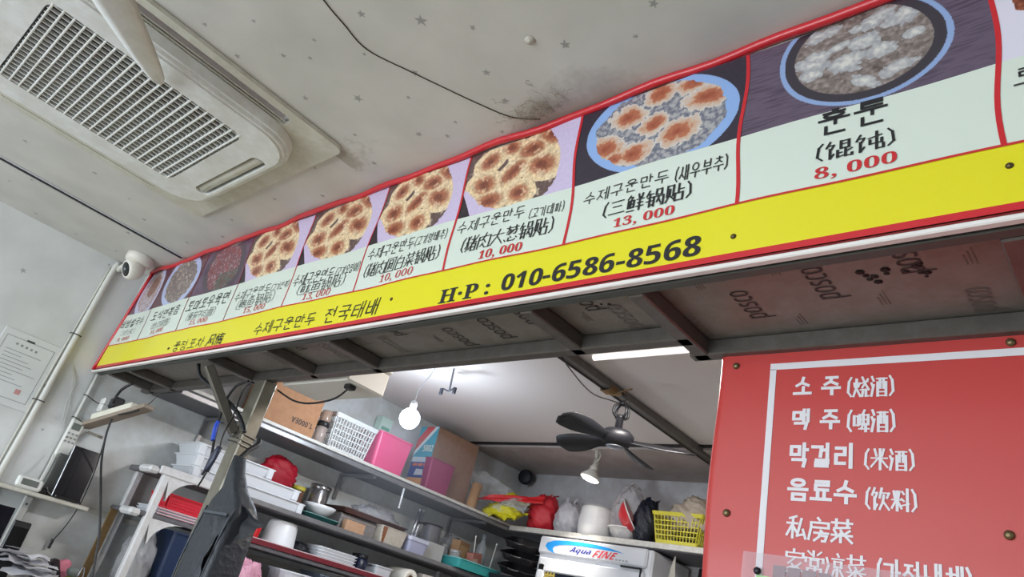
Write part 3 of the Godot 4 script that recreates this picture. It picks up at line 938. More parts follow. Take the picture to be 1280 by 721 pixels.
# ------------------------------------------------------------------ red drinks board
func build_board() -> void:
	var t := thing("drinks_board", "red vinyl drinks menu board with white border and lettering", "sign", V(0.0, -0.45, -1.2))
	var off := Transform3D(Basis(), -t.position)
	var st := nst(true)
	# the face bends round at its free edge
	var prof := [[-0.628, -0.022], [-0.636, -0.012], [-0.637, -0.004], [-0.632, 0.001], [-0.622, 0.002], [-0.60, 0.0005], [-0.55, 0.0], [0.66, 0.0]]
	for j in 40:
		for k in prof.size() - 1:
			var p := []
			for c in [[0, 0], [1, 0], [1, 1], [0, 1]]:
				var y := lerpf(-0.45, 0.60, (j + c[1]) / 40.0)
				var q: Array = prof[k + c[0]]
				var wob := 0.003 * sin(y * 14.0) * clampf((-0.55 - q[0]) / 0.08, 0.0, 1.0)
				p.append(V(q[0] + wob + 0.020 * (0.6 - y) * clampf((-0.45 - q[0]) / 0.18, 0.0, 1.0) * 0.8, y, -1.2 + q[1]))
			quad(st, p[0], p[1], p[2], p[3])
	obj("vinyl_face", st, mat(rgb(194, 62, 58), 0.42, 0.0, {"coat": 0.2}), t).transform = off
	st = nst()
	box(st, V(0.02, 0.075, -1.213), Vector3(1.26, 1.045, 0.018))
	obj("backing_board", st, mat(rgb(150, 60, 56), 0.7), t).transform = off
	var white := mat(rgb(226, 222, 226), 0.5)
	var place := func(x: float, y: float) -> Vector3: return V(x, y, -1.1988)
	st = nst()
	for b in [[-0.531, 0.565, 0.60, 0.578], [-0.531, -0.40, -0.519, 0.566]]:
		quad(st, V(b[0], b[1], -1.1990), V(b[2], b[1], -1.1990), V(b[2], b[3], -1.1990), V(b[0], b[3], -1.1990))
	obj("white_border", st, white, t).transform = off
	for r in [["소", -.486, -.450, .511, .546, .17, .1], ["주", -.436, -.400, .511, .546, .17, .1], ["(烧酒)", -.395, -.312, .506, .541, .13, .45], ["맥", -.486, -.450, .448, .483, .17, .1], ["주", -.436, -.400, .448, .483, .17, .1], ["(啤酒)", -.394, -.311, .443, .480, .13, .45],
		["막걸리", -.487, -.374, .380, .420, .16, .1], ["(米酒)", -.366, -.284, .379, .412, .13, .45], ["음료수", -.486, -.371, .321, .357, .17, .1], ["(饮料)", -.364, -.282, .315, .348, .13, .45],
		["私房菜", -.484, -.376, .259, .294, .13, .2], ["家常凉菜", -.482, -.356, .204, .240, .12, .45], ["(가정냉채)", -.347, -.215, .200, .240, .11, .2]]:
		st = nst()
		write(st, r[0], r[1], r[2], r[3], r[4], r[5], r[6], place)
		obj("lettering", st, white, t).transform = off
	for b in [[-0.591, 0.290], [-0.172, 0.291], [-0.60, 0.578], [-0.15, 0.588]]:
		st = nst(true)
		lathe(st, [[0.0, 0.006], [0.004, 0.0055], [0.0065, 0.003], [0.007, 0.0]], 14, Transform3D(Basis(Vector3.RIGHT, PI / 2), V(b[0], b[1], -1.199)))
		obj("bolt", st, mat(rgb(120, 104, 74), 0.4, 0.7), t).transform = off
	# laminated picture card pinned over the lower rows
	var c := thing("laminated_card", "laminated picture card pinned over the red board's lower lines", "card", V(-0.44, 0.10, -1.195))
	st = nst()
	box(st, Vector3(0.03, 0.0, 0.0), Vector3(0.29, 0.25, 0.0012), 0.0, Basis(Vector3.BACK, -0.02))
	obj("film", st, mat(Color(0.93, 0.90, 0.93), 0.35, 0.0, {"alpha": 0.14}), c)
	st = nst()
	box(st, Vector3(-0.078, -0.008, -0.0012), Vector3(0.022, 0.20, 0.0008), 0.0, Basis(Vector3.BACK, -0.02))
	obj("green_print", st, mat(rgb(120, 200, 40), 0.4), c)
	st = nst()
	for k in 4:
		box(st, Vector3(-0.05 + 0.024 * k, 0.100 - 0.001 * k, -0.0014), Vector3(0.020, 0.022, 0.0008))
	obj("dark_print", st, mat(rgb(104, 52, 62), 0.4), c)
	st = nst()
	box(st, Vector3(0.058, -0.02, -0.0012), Vector3(0.19, 0.20, 0.0008), 0.0, Basis(Vector3.BACK, -0.02))
	obj("picture_print", st, mat(rgb(196, 120, 88), 0.4, 0.0, {"grime": 9.0}), c)
	st = nst(true)
	lathe(st, [[0.0, 0.006], [0.004, 0.0055], [0.006, 0.003], [0.006, 0.0]], 14, Transform3D(Basis(Vector3.RIGHT, PI / 2), Vector3(-0.085, 0.098, 0.0006)))
	obj("pin", st, mat(rgb(50, 50, 56), 0.4, 0.7), c)

# ------------------------------------------------------------------ air conditioner
func rr_poly(w: float, d: float, r: float) -> PackedVector2Array:
	var out := PackedVector2Array()
	for p in rr_loop(w, d, r, 0.0, 6):
		out.append(Vector2(p.x, p.z))
	return out

func csg_slab(parent: Node, poly: PackedVector2Array, at: Vector3, depth: float, cut: bool) -> CSGPolygon3D:
	var c := CSGPolygon3D.new()
	c.polygon = poly
	c.mode = CSGPolygon3D.MODE_DEPTH
	c.depth = depth
	c.rotation.x = PI / 2     # the polygon's y becomes z; it fills from at down by depth
	c.position = at - Vector3(0, depth, 0)
	c.name = "slab"
	if cut:
		c.operation = CSGShape3D.OPERATION_SUBTRACTION
	parent.add_child(c, true)
	return c

func build_aircon() -> void:
	var t := thing("air_conditioner", "white ceiling cassette air conditioner with square intake grille", "air conditioner", Vector3(-2.01, CEIL - 0.002, -0.25))
	var white := mat(rgb(226, 228, 227), 0.35, 0.0, {"grime": 0.8})
	var aged := mat(rgb(204, 203, 192), 0.5, 0.0, {"grime": 1.0})
	var plate := CSGCombiner3D.new()
	plate.name = "ceiling_plate"
	t.add_child(plate)
	csg_slab(plate, rr_poly(0.92, 0.93, 0.025), Vector3(-0.04, 0.0, 0.0), 0.012, false)
	csg_slab(plate, rr_poly(0.050, 0.62, 0.02), Vector3(0.366, 0.002, 0), 0.02, true)
	csg_slab(plate, rr_poly(0.044, 0.56, 0.02), Vector3(-0.445, 0.002, 0), 0.02, true)
	plate.material_override = aged
	var body := CSGCombiner3D.new()
	body.name = "body"
	t.add_child(body)
	csg_slab(body, rr_poly(0.705, 0.80, 0.13), Vector3(-0.008, -0.0125, 0), 0.030, false)
	csg_slab(body, rr_poly(0.685, 0.78, 0.12), Vector3(-0.008, -0.0425, 0), 0.010, false)
	csg_slab(body, rr_poly(0.665, 0.76, 0.11), Vector3(-0.008, -0.0525, 0), 0.0055, false)
	csg_slab(body, rr_poly(0.49, 0.52, 0.035), Vector3(0, -0.038, 0), 0.04, true)
	csg_slab(body, rr_poly(0.40, 0.046, 0.022), Vector3(-0.005, -0.022, -0.348), 0.05, true)
	body.material_override = white
	# vanes
	var st := nst(true)
	tube(st, [Vector3(-0.195, -0.038, -0.348), Vector3(0.18, -0.038, -0.348)], 0.0180, 12)
	obj("vane", st, aged, t)
	st = nst()
	box(st, Vector3(-0.445, -0.006, 0), Vector3(0.042, 0.005, 0.55), 0.002, Basis(Vector3.BACK, 0.12))
	obj("vane", st, aged, t)
	st = nst()
	for w in [[-0.0285, 0.0, 0.002, 0.62], [0.0285, 0.0, 0.002, 0.62], [0.0, -0.307, 0.056, 0.002], [0.0, 0.307, 0.056, 0.002]]:
		box(st, Vector3(0.365 + w[0], 0.15, w[1]), Vector3(w[2], 0.29, w[3]))
	box(st, Vector3(0.365, 0.296, 0.0), Vector3(0.056, 0.002, 0.614))
	obj("outlet_duct", st, white, t)
	for k in 2:
		st = nst()
		box(st, Vector3(0.350 + 0.014 * k, -0.010, 0), Vector3(0.008, 0.003, 0.60), 0.001, Basis(Vector3.BACK, -0.6))
		obj("louvre", st, aged, t)
	# the vane that has dropped out on one side, hanging below the grille
	var hang := []
	var a := V(-1.752, 1.020, -0.266) - t.position
	var b := V(-1.36, 0.905, -0.035) - t.position
	st = nst(true)
	var side := Vector3(0.60, 0.25, -0.75).normalized()
	var down := (b - a).normalized().cross(side).normalized()
	for k in 15:
		var u := k / 14.0
		var w := 0.010 + 0.036 * sqrt(u)
		var c := a.lerp(b, u)
		hang.append([c - side * w, c - side * w * 0.5 + down * 0.010, c + down * 0.013, c + side * w * 0.5 + down * 0.010, c + side * w, c + side * w * 0.5 - down * 0.004, c - down * 0.003, c - side * w * 0.5 - down * 0.004])
	loft(st, hang, true, true)
	var hv := obj("loose_vane", st, white, t)
	hv.set_meta("label", "white vane hanging loose across the grille")
	st = nst(true)
	tube(st, [a.lerp(b, 0.42) - side * 0.004 + down * 0.0125, a.lerp(b, 0.7) - side * 0.006 + down * 0.0125, b - side * 0.006 + down * 0.0125], 0.0012, 5)
	obj("vane_groove", st, mat(rgb(120, 124, 126), 0.5), hv)
	# intake grille: bars one way, tilted blades the other
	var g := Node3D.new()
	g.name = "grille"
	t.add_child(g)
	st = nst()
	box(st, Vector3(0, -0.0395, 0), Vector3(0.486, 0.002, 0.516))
	obj("filter", st, mat(rgb(40, 43, 45), 0.85), g)  # near-black colour paints in the shade behind the grille
	var bm := nst()
	box(bm, Vector3.ZERO, Vector3(0.488, 0.014, 0.0055), 0.0015)
	bm.generate_normals()
	var bar_mesh := bm.commit()
	for k in 21:
		var o := put("grille_bar", bar_mesh, white, g)
		o.position = Vector3(0, -0.0525, -0.25 + 0.025 * k)
	var sm := nst()
	box(sm, Vector3.ZERO, Vector3(0.0026, 0.0095, 0.512), 0.0, Basis(Vector3.BACK, 0.25))
	sm.generate_normals()
	var blade := sm.commit()
	for k in 21:
		var o := put("grille_blade", blade, white, g)
		o.position = Vector3(-0.234 + 0.0234 * k, -0.0530, 0)

# ------------------------------------------------------------------ things fixed to ceiling and left wall
func build_fixings() -> void:
	var st := nst(true)
	# wire along the ceiling
	var w := []
	for p in [[-1.16, -0.25], [-1.197, -0.362], [-1.21, -0.427], [-1.22, -0.504], [-1.174, -0.604], [-1.095, -0.759], [-1.05, -0.829], [-0.99, -0.865]]:
		w.append(V(p[0], 1.0985, p[1]))
	tube(st, curve(w), 0.0014, 6)
	tag(obj("ceiling_wire", st, mat(rgb(62, 56, 30), 0.6)), "thin dark wire curving over the starred ceiling to the banner", "wire")
	st = nst(true)
	var at := Transform3D(Basis(Vector3.RIGHT, PI), V(-0.86, 1.099, -0.665))
	lathe(st, [[0.012, 0.0], [0.009, 0.002], [0.005, 0.004], [0.003, 0.007], [0.0, 0.007]], 16, at)
	tag(obj("ceiling_bump", st, mat(rgb(196, 192, 182), 0.6, 0.0, {"grime": 8.0})), "small filler bump on the starred ceiling over the banner", "bump")
	# lint and cobweb over the hem
	var r := RandomNumberGenerator.new()
	r.seed = 31
	st = nst(true)
	for k in 90:
		var c := V(-0.965 + r.randfn(0, 0.045), 1.0975, -0.855 + absf(r.randfn(0, 0.03)))
		var p := [c]
		for j in 4:
			p.append(p[-1] + Vector3(r.randfn(0, 0.006), -absf(r.randfn(0, 0.0025)), r.randfn(0, 0.006)))
		tube(st, p, 0.0005, 4)
	var lint := obj("lint", st, mat(rgb(150, 138, 120), 0.9))
	lint.set_meta("kind", "stuff")
	tag(lint, "brownish lint and cobweb caught above the banner's red hem", "lint")
	# dome camera
	var c := thing("security_camera", "white dome security camera at the ceiling beside the banner's end", "camera", V(-3.235, 1.099, -0.785))
	st = nst(true)
	lathe(st, [[0.058, 0.0], [0.058, -0.020], [0.052, -0.034], [0.040, -0.040], [0.0, -0.040]], 28)
	obj("base", st, mat(rgb(222, 218, 208), 0.4), c)
	st = nst(true)
	var ball := Vector3(-0.004, -0.066, 0.006)
	var look := (V(0, 0.3, 0.8) - (c.position + ball)).normalized().lerp(Vector3(-0.6, -0.35, 0.6), 0.55).normalized()
	var bs := Basis(Quaternion(Vector3.UP, look))
	lathe(st, [[0.0, -0.048], [0.026, -0.041], [0.041, -0.025], [0.048, 0.0], [0.045, 0.018], [0.039, 0.028], [0.036, 0.029]], 28, Transform3D(bs, c.position * 0.0 + ball))
	obj("ball", st, mat(rgb(226, 222, 212), 0.35), c)
	st = nst(true)
	lathe(st, [[0.036, 0.027], [0.030, 0.030], [0.0, 0.032]], 24, Transform3D(bs, ball))
	obj("lens_face", st, mat(rgb(14, 15, 18), 0.15), c)
	st = nst(true)
	lathe(st, [[0.006, 0.030], [0.005, 0.034], [0.0, 0.035]], 12, Transform3D(bs, ball))
	obj("lens", st, mat(rgb(150, 160, 170), 0.1), c)
	# conduit with ties
	c = thing("wall_conduit", "ivory round conduit running down the starred wall past the certificate", "pipe", V(-3.434, -0.4, -0.757))
	st = nst(true)
	tube(st, curve([Vector3(0.02, 1.492, -0.03), Vector3(0.004, 1.46, -0.015), Vector3(0, 1.42, 0), Vector3(0, 0.7, -0.004), Vector3(0, 0, 0)], 5), 0.0125, 12)
	obj("pipe", st, mat(rgb(214, 214, 207), 0.4), c)
	st = nst(true)
	tube(st, curve([Vector3(-0.008, 1.46, 0.015), Vector3(-0.008, 1.0, 0.018), Vector3(-0.008, 0.5, 0.016), Vector3(-0.008, 0, 0.016)], 4), 0.004, 6)
	obj("cable", st, mat(rgb(200, 198, 188), 0.5), c)
	for y in [0.815, 1.12]:
		st = nst(true)
		tube(st, [Vector3(-0.01, y, 0.026), Vector3(0.010, y, 0.020), Vector3(0.0155, y, 0.0), Vector3(0.010, y, -0.016), Vector3(-0.01, y, -0.018)], 0.0022, 6)
		obj("cable_tie", st, mat(rgb(30, 30, 32), 0.5), c)
	st = nst(true)
	c = thing("thin_conduit", "thin pale conduit under the banner's wall end, tied with black straps", "pipe", V(-3.436, 0.10, -0.91))
	tube(st, [Vector3(0, 0.50, 0.0), Vector3(0, 0.0, -0.006)], 0.007, 8)
	obj("pipe", st, mat(rgb(226, 226, 220), 0.35), c)
	for y in [0.40, 0.30]:
		st = nst(true)
		tube(st, curve([Vector3(0.0, y, 0.012), Vector3(0.010, y, 0.0), Vector3(0.006, y - 0.012, -0.05), Vector3(0.002, y - 0.01, -0.09)], 3), 0.002, 5)
		obj("cable_tie", st, mat(rgb(34, 34, 36), 0.5), c)
	st = nst(true)
	tube(st, curve([V(-3.442, 0.60, -0.80), V(-3.440, 0.53, -0.845), V(-3.441, 0.44, -0.855), V(-3.440, 0.34, -0.885)], 5), 0.0016, 5)
	tube(st, curve([V(-3.442, 0.60, -0.80), V(-3.440, 0.53, -0.835), V(-3.441, 0.43, -0.870), V(-3.440, 0.35, -0.885)], 5), 0.0016, 5)
	tag(obj("loose_wire", st, mat(rgb(206, 206, 200), 0.5)), "thin pale double wire dangling on the wall between two conduits", "wire")
	# certificate
	c = thing("certificate", "white printed certificate in a clear sleeve on the starred wall", "document", V(-3.445, 0.50, -0.625))
	st = nst()
	box(st, Vector3(0, 0, 0), Vector3(0.004, 0.292, 0.222), 0.001)
	obj("paper", st, mat(rgb(226, 230, 230), 0.35), c)
	st = nst()
	for e in [[0.118, 0.0, 0.0, 0.186], [-0.118, 0.0, 0.0, 0.186], [0.0, 0.093, 0.236, 0.0], [0.0, -0.093, 0.236, 0.0]]:
		box(st, Vector3(0.0024, e[0], e[1]), Vector3(0.0006, maxf(e[2], 0.0014), maxf(e[3], 0.0014)))
	obj("printed_border", st, mat(rgb(112, 118, 118), 0.6), c)
	st = nst()
	var ink := mat(rgb(150, 156, 158), 0.6)
	box(st, Vector3(0.0024, 0.121, 0.004), Vector3(0.0006, 0.008, 0.030))
	obj("printed_heading", st, mat(rgb(70, 74, 74), 0.6), c)
	for k in 5:
		st = nst()
		box(st, Vector3(0.0024, 0.095 - 0.001 * k, 0.045 - 0.019 * k), Vector3(0.0006, 0.009, 0.009))
		obj("printed_title_mark", st, ink, c)
	for k in 9:
		st = nst()
		var ln := r.randf_range(0.06, 0.15)
		box(st, Vector3(0.0024, 0.066 - 0.0155 * k, 0.075 - ln / 2), Vector3(0.0006, 0.0022, ln))
		obj("printed_line", st, ink, c)
	st = nst()
	box(st, Vector3(0.0026, -0.082, -0.045), Vector3(0.0006, 0.020, 0.020))
	obj("red_seal", st, mat(rgb(208, 150, 150), 0.6), c)
	# narrow wall shelf with its gadgets
	c = thing("wall_ledge", "narrow white ledge on the wall carrying the timer and phone", "shelf", V(-3.39, 0.068, -0.80))
	st = nst()
	box(st, Vector3(0, 0, 0), Vector3(0.118, 0.016, 0.60), 0.003)
	obj("board", st, mat(rgb(214, 212, 202), 0.5, 0.0, {"grime": 2.0}), c)
	st = nst()
	box(st, Vector3(-0.045, -0.11, -0.10), Vector3(0.02, 0.20, 0.03), 0.003)
	obj("bracket", st, mat(rgb(200, 200, 196), 0.5), c)
	for y in [-0.04, -0.16]:
		st = nst(true)
		lathe(st, [[0.004, 0.0], [0.004, 0.003], [0.0, 0.004]], 8, Transform3D(Basis(Vector3.BACK, -PI / 2), Vector3(-0.035, y, -0.10)))
		obj("screw", st, mat(rgb(60, 60, 60), 0.4, 0.5), c)
	c = thing("kitchen_timer", "white rounded digital timer standing on the wall ledge", "timer", V(-3.355, 0.077, -0.855))
	st = nst()
	box(st, Vector3(0, 0.024, 0), Vector3(0.016, 0.046, 0.098), 0.008, Basis(Vector3.BACK, 0.2))
	obj("case", st, mat(rgb(232, 234, 230), 0.4), c)
	st = nst()
	box(st, Vector3(0.0085, 0.026, 0), Vector3(0.002, 0.024, 0.062), 0.0, Basis(Vector3.BACK, 0.2))
	obj("display", st, mat(rgb(104, 110, 106), 0.2), c)
	st = nst(true)
	tube(st, curve([Vector3(0, 0.045, -0.03), Vector3(-0.03, 0.10, -0.04), Vector3(-0.06, 0.16, -0.045)], 5), 0.003, 6)
	obj("cord", st, mat(rgb(226, 226, 222), 0.5), c)
	c = thing("black_phone", "black phone leaning upright on the wall ledge under the remote", "phone", V(-3.362, 0.078, -1.005))
	var lean := Basis(Vector3.BACK, 0.14)
	st = nst()
	box(st, Vector3(-0.01, 0.108, 0.0), Vector3(0.009, 0.215, 0.112), 0.003, lean)
	obj("case", st, mat(rgb(206, 208, 210), 0.3, 0.5), c)
	st = nst()
	box(st, Vector3(-0.0055, 0.108, 0.0), Vector3(0.002, 0.211, 0.108), 0.0, lean)
	obj("screen", st, mat(rgb(24, 25, 31), 0.12), c)
	st = nst()
	box(st, Vector3(0.012, 0.006, 0.0), Vector3(0.05, 0.012, 0.10), 0.003)
	obj("stand", st, mat(rgb(30, 30, 33), 0.4), c)
	c = thing("charging_dock", "dark grey box standing behind the leaning phone", "box", V(-3.425, 0.078, -0.945))
	st = nst()
	box(st, Vector3(0, 0.085, 0), Vector3(0.03, 0.17, 0.055), 0.004)
	obj("case", st, mat(rgb(92, 94, 92), 0.5), c)
	st = nst()
	box(st, Vector3(0.03, 0.012, 0.035), Vector3(0.03, 0.024, 0.05), 0.004)
	obj("plug", st, mat(rgb(28, 28, 30), 0.5), c)
	c = thing("remote_control", "white air conditioner remote in its holder on the wall", "remote", V(-3.437, 0.395, -0.932))
	st = nst()
	box(st, Vector3(0, -0.085, 0), Vector3(0.020, 0.175, 0.056), 0.006)
	obj("case", st, mat(rgb(228, 228, 222), 0.4), c)
	st = nst()
	box(st, Vector3(0.0105, -0.030, 0.0), Vector3(0.001, 0.028, 0.034))
	obj("display", st, mat(rgb(112, 120, 112), 0.2), c)
	for k in 9:
		st = nst()
		@warning_ignore("integer_division")
		box(st, Vector3(0.0105, -0.062 - 0.017 * (k / 3), 0.016 - 0.016 * (k % 3)), Vector3(0.003, 0.008, 0.010), 0.001)
		obj("button", st, mat(rgb(150, 152, 150), 0.5), c)
	st = nst(true)
	tube(st, curve([V(-3.43, 0.235, -0.93), V(-3.425, 0.16, -0.93), V(-3.41, 0.10, -0.94), V(-3.40, 0.082, -0.97)], 5), 0.0028, 6)
	obj("cord", st, mat(rgb(224, 226, 222), 0.5), c).position = -c.position
	# plank with chargers, hung under the soffit
	var pa := V(-3.445, 0.383, -0.965)
	var pb := V(-3.09, 0.497, -1.055)
	var ax := (pb - pa).normalized()
	c = thing("charger_plank", "tilted wooden plank under the soffit carrying a power strip", "shelf", pa)
	st = nst()
	bar(st, Vector3.ZERO, pb - pa, 0.050, 0.018, 0.002)
	obj("plank", st, mat(rgb(160, 146, 132), 0.6, 0.0, {"grime": 4.0}), c)
	st = nst()
	bar(st, Vector3(0, -0.02, -0.03), (pb - pa) * 0.25 + Vector3(0, -0.06, -0.03), 0.02, 0.012)
	obj("bracket", st, mat(rgb(120, 114, 104), 0.5), c)
	st = nst(true)
	tube(st, [pb - pa - ax * 0.03, pb - pa + Vector3(0.10, 0.095, 0.0)], 0.0016, 5)
	obj("hanger_wire", st, mat(rgb(60, 58, 54), 0.5), c)
	c = thing("power_strip", "white power strip lying on the tilted plank", "power strip", pa + ax * 0.16 + Vector3(0, 0.023, 0))
	st = nst()
	bar(st, -ax * 0.115, ax * 0.13, 0.045, 0.030, 0.004)
	obj("case", st, mat(rgb(228, 224, 208), 0.45), c)
	for k in 3:
		st = nst(true)
		lathe(st, [[0.014, 0.0], [0.014, 0.004], [0.0, 0.004]], 12, Transform3D(Basis(), ax * (0.02 + 0.035 * k) + Vector3(0, 0.013, 0)))
		obj("socket", st, mat(rgb(190, 188, 176), 0.5), c)
	c = thing("white_charger", "white plug charger stuck in the power strip", "charger", pa + ax * 0.075 + Vector3(0, 0.045, 0.0))
	st = nst()
	box(st, Vector3(0, 0.03, 0), Vector3(0.045, 0.062, 0.045), 0.006, Basis(Vector3.BACK, 0.1))
	obj("case", st, mat(rgb(224, 224, 220), 0.4), c)
	st = nst()
	box(st, Vector3(0, 0.031, 0.0), Vector3(0.0458, 0.002, 0.0458))
	obj("seam", st, mat(rgb(150, 150, 150), 0.5), c)
	c = thing("black_charger", "black plug charger with a thick cable beside the white one", "charger", pa + ax * 0.145 + Vector3(0, 0.045, 0.0))
	st = nst()
	box(st, Vector3(0, 0.024, 0), Vector3(0.055, 0.046, 0.045), 0.006, Basis(Vector3.BACK, 0.15))
	obj("case", st, mat(rgb(30, 32, 38), 0.4), c)
	st = nst(true)
	tube(st, curve([Vector3(0.02, 0.02, 0.02), Vector3(0.05, 0.035, 0.03), Vector3(0.045, 0.08, 0.02), Vector3(0.07, 0.115, 0.0)], 6), 0.006, 7)
	obj("cable", st, mat(rgb(34, 34, 36), 0.45), c)
	# cables down the kitchen wall
	st = nst(true)
	tube(st, curve([V(-3.30, 0.50, -1.01), V(-3.28, 0.45, -1.00), V(-3.28, 0.36, -1.01), V(-3.24, 0.25, -1.03), V(-3.14, 0.122, -1.055), V(-3.06, -0.02, -1.09), V(-3.0, -0.225, -1.13)], 7), 0.0045, 7)
	tag(obj("black_cable", st, mat(rgb(24, 24, 27), 0.45)), "thick black cable hanging from the plank down the kitchen wall", "cable")
	st = nst(true)
	tube(st, curve([V(-3.28, 0.33, -1.015), V(-3.36, 0.22, -1.06), V(-3.43, 0.09, -1.09), V(-3.43, 0.0, -1.08), V(-3.43, -0.07, -1.06)], 6), 0.0022, 6)
	var uc := obj("usb_cable", st, mat(rgb(30, 30, 32), 0.45))
	tag(uc, "thin black charging cable with its plug dangling below the ledge", "cable")
	st = nst()
	box(st, V(-3.43, -0.09, -1.056), Vector3(0.008, 0.038, 0.012), 0.002)
	obj("plug", st, mat(rgb(40, 40, 42), 0.4), uc)
	st = nst(true)
	tube(st, curve([V(-3.28, 0.445, -1.0), V(-3.22, 0.445, -1.0), V(-3.14, 0.455, -1.01), V(-3.08, 0.47, -1.02)], 5), 0.004, 6)
	tag(obj("short_cable", st, mat(rgb(30, 30, 32), 0.45)), "short black cable sticking out sideways from the plank's knot", "cable")
	# side counter with screens and papers
	c = thing("side_counter", "white side counter along the wall under the ledge", "counter", Vector3(-3.17, 0.0, -0.75))
	st = nst()
	box(st, V(0, -0.245, 0) , Vector3(0.52, 0.03, 0.86), 0.004)
	obj("top", st, mat(rgb(196, 194, 190), 0.5, 0.0, {"grime": 2.0}), c)
	st = nst()
	box(st, Vector3(-0.01, (EYE - 0.26) / 2, 0), Vector3(0.48, EYE - 0.26, 0.82), 0.004)
	obj("cabinet", st, mat(rgb(180, 178, 172), 0.5, 0.0, {"grime": 1.0}), c)
	c = thing("order_screen", "black touch screen with a white glowing outline on the side counter", "screen", V(-3.22, -0.23, -0.66))
	st = nst()
	box(st, Vector3(0, 0.118, 0), Vector3(0.012, 0.236, 0.33), 0.004, Basis(Vector3.BACK, 0.12))
	obj("case", st, mat(rgb(196, 198, 202), 0.3, 0.4), c)
	st = nst()
	box(st, Vector3(0.0065, 0.118, 0), Vector3(0.002, 0.230, 0.324), 0.0, Basis(Vector3.BACK, 0.12))
	obj("screen", st, mat(rgb(14, 14, 26), 0.1), c)
	st = nst()
	for e in [[0.19, -0.06, 0.003, 0.12], [0.05, -0.06, 0.003, 0.12], [0.12, -0.12, 0.14, 0.003], [0.12, 0.0, 0.14, 0.003]]:
		box(st, Vector3(0.0095 - (e[0] - 0.118) * 0.12, e[0], e[1]), Vector3(0.0012, e[2], e[3]))
	obj("glowing_outline", st, mat(Color(0.86, 0.84, 1.0), 0.4, 0.0, {"glow": 1.2}), c)
	c = thing("card_reader", "slim black handset standing beside the touch screen", "phone", V(-3.215, -0.23, -0.868))
	st = nst()
	box(st, Vector3(0, 0.098, 0), Vector3(0.014, 0.196, 0.062), 0.004, Basis(Vector3.BACK, 0.12))
	obj("case", st, mat(rgb(26, 27, 30), 0.35), c)
	st = nst()
	box(st, Vector3(0.007, 0.12, 0), Vector3(0.002, 0.11, 0.052), 0.0, Basis(Vector3.BACK, 0.12))
	obj("screen", st, mat(rgb(16, 17, 20), 0.12), c)
	for k in 5:
		c = thing("paper_sheet", "crumpled white receipt paper in the heap on the side counter", "paper", V(-3.21 + 0.012 * k, -0.228 + 0.018 * k, -0.99 + 0.022 * k), 0.0, "receipts on the side counter")
		st = nst(true)
		var tw := Basis(Vector3.UP, r.randf_range(-0.5, 0.5)) * Basis(Vector3.BACK, r.randf_range(-0.35, 0.1))
		cloth(st, [tw * Vector3(-0.07, 0.02, -0.09), tw * Vector3(0.07, 0.025, -0.09), tw * Vector3(0.07, 0.03, 0.09), tw * Vector3(-0.07, 0.02, 0.09)], 9, 9, 0.018, 0.12, 90 + k)
		obj("sheet", st, mat(rgb(218, 218, 222), 0.6), c)
		st = nst()
		for j in 4:
			box(st, tw * Vector3(-0.045 + 0.025 * j, 0.034, 0.01 * j), Vector3(0.002, 0.0006, 0.07), 0.0, tw)
		obj("printed_line", st, mat(rgb(160, 160, 168), 0.6), c)
	c = thing("pink_pouch", "small pink and black pouch on the side counter by the papers", "pouch", V(-3.25, -0.23, -1.085))
	st = nst()
	box(st, Vector3(0, 0.05, 0), Vector3(0.05, 0.10, 0.07), 0.01, Basis(Vector3.RIGHT, 0.5))
	obj("body", st, mat(rgb(214, 126, 146), 0.5), c)
	st = nst()
	box(st, Vector3(0.005, 0.06, 0.03), Vector3(0.052, 0.08, 0.03), 0.006, Basis(Vector3.RIGHT, 0.5))
	obj("flap", st, mat(rgb(36, 22, 28), 0.5), c)
	c = thing("stopper_jar", "small green jar with grey round stopper on the side counter", "jar", V(-3.17, -0.23, -1.10))
	st = nst(true)
	lathe(st, [[0.026, 0.0], [0.028, 0.03], [0.02, 0.05], [0.016, 0.055]], 16)
	obj("glass", st, mat(rgb(120, 122, 62), 0.2), c)
	st = nst(true)
	lathe(st, [[0.012, 0.052], [0.024, 0.062], [0.026, 0.075], [0.018, 0.088], [0.0, 0.092]], 16)
	obj("stopper", st, mat(rgb(106, 112, 108), 0.5), c)
	c = thing("binder_clip", "black binder clip lying at the side counter's end", "clip", V(-3.10, -0.23, -1.13))
	st = nst()
	box(st, Vector3(0, 0.025, 0), Vector3(0.05, 0.05, 0.035), 0.008)
	obj("clamp", st, mat(rgb(24, 26, 34), 0.35), c)
	st = nst(true)
	tube(st, curve([Vector3(0, 0.045, 0.012), Vector3(0.0, 0.085, 0.02), Vector3(0, 0.095, 0.03), Vector3(0, 0.06, 0.035)], 4), 0.002, 5)
	obj("wire_handle", st, mat(rgb(170, 170, 175), 0.3, 0.8), c)

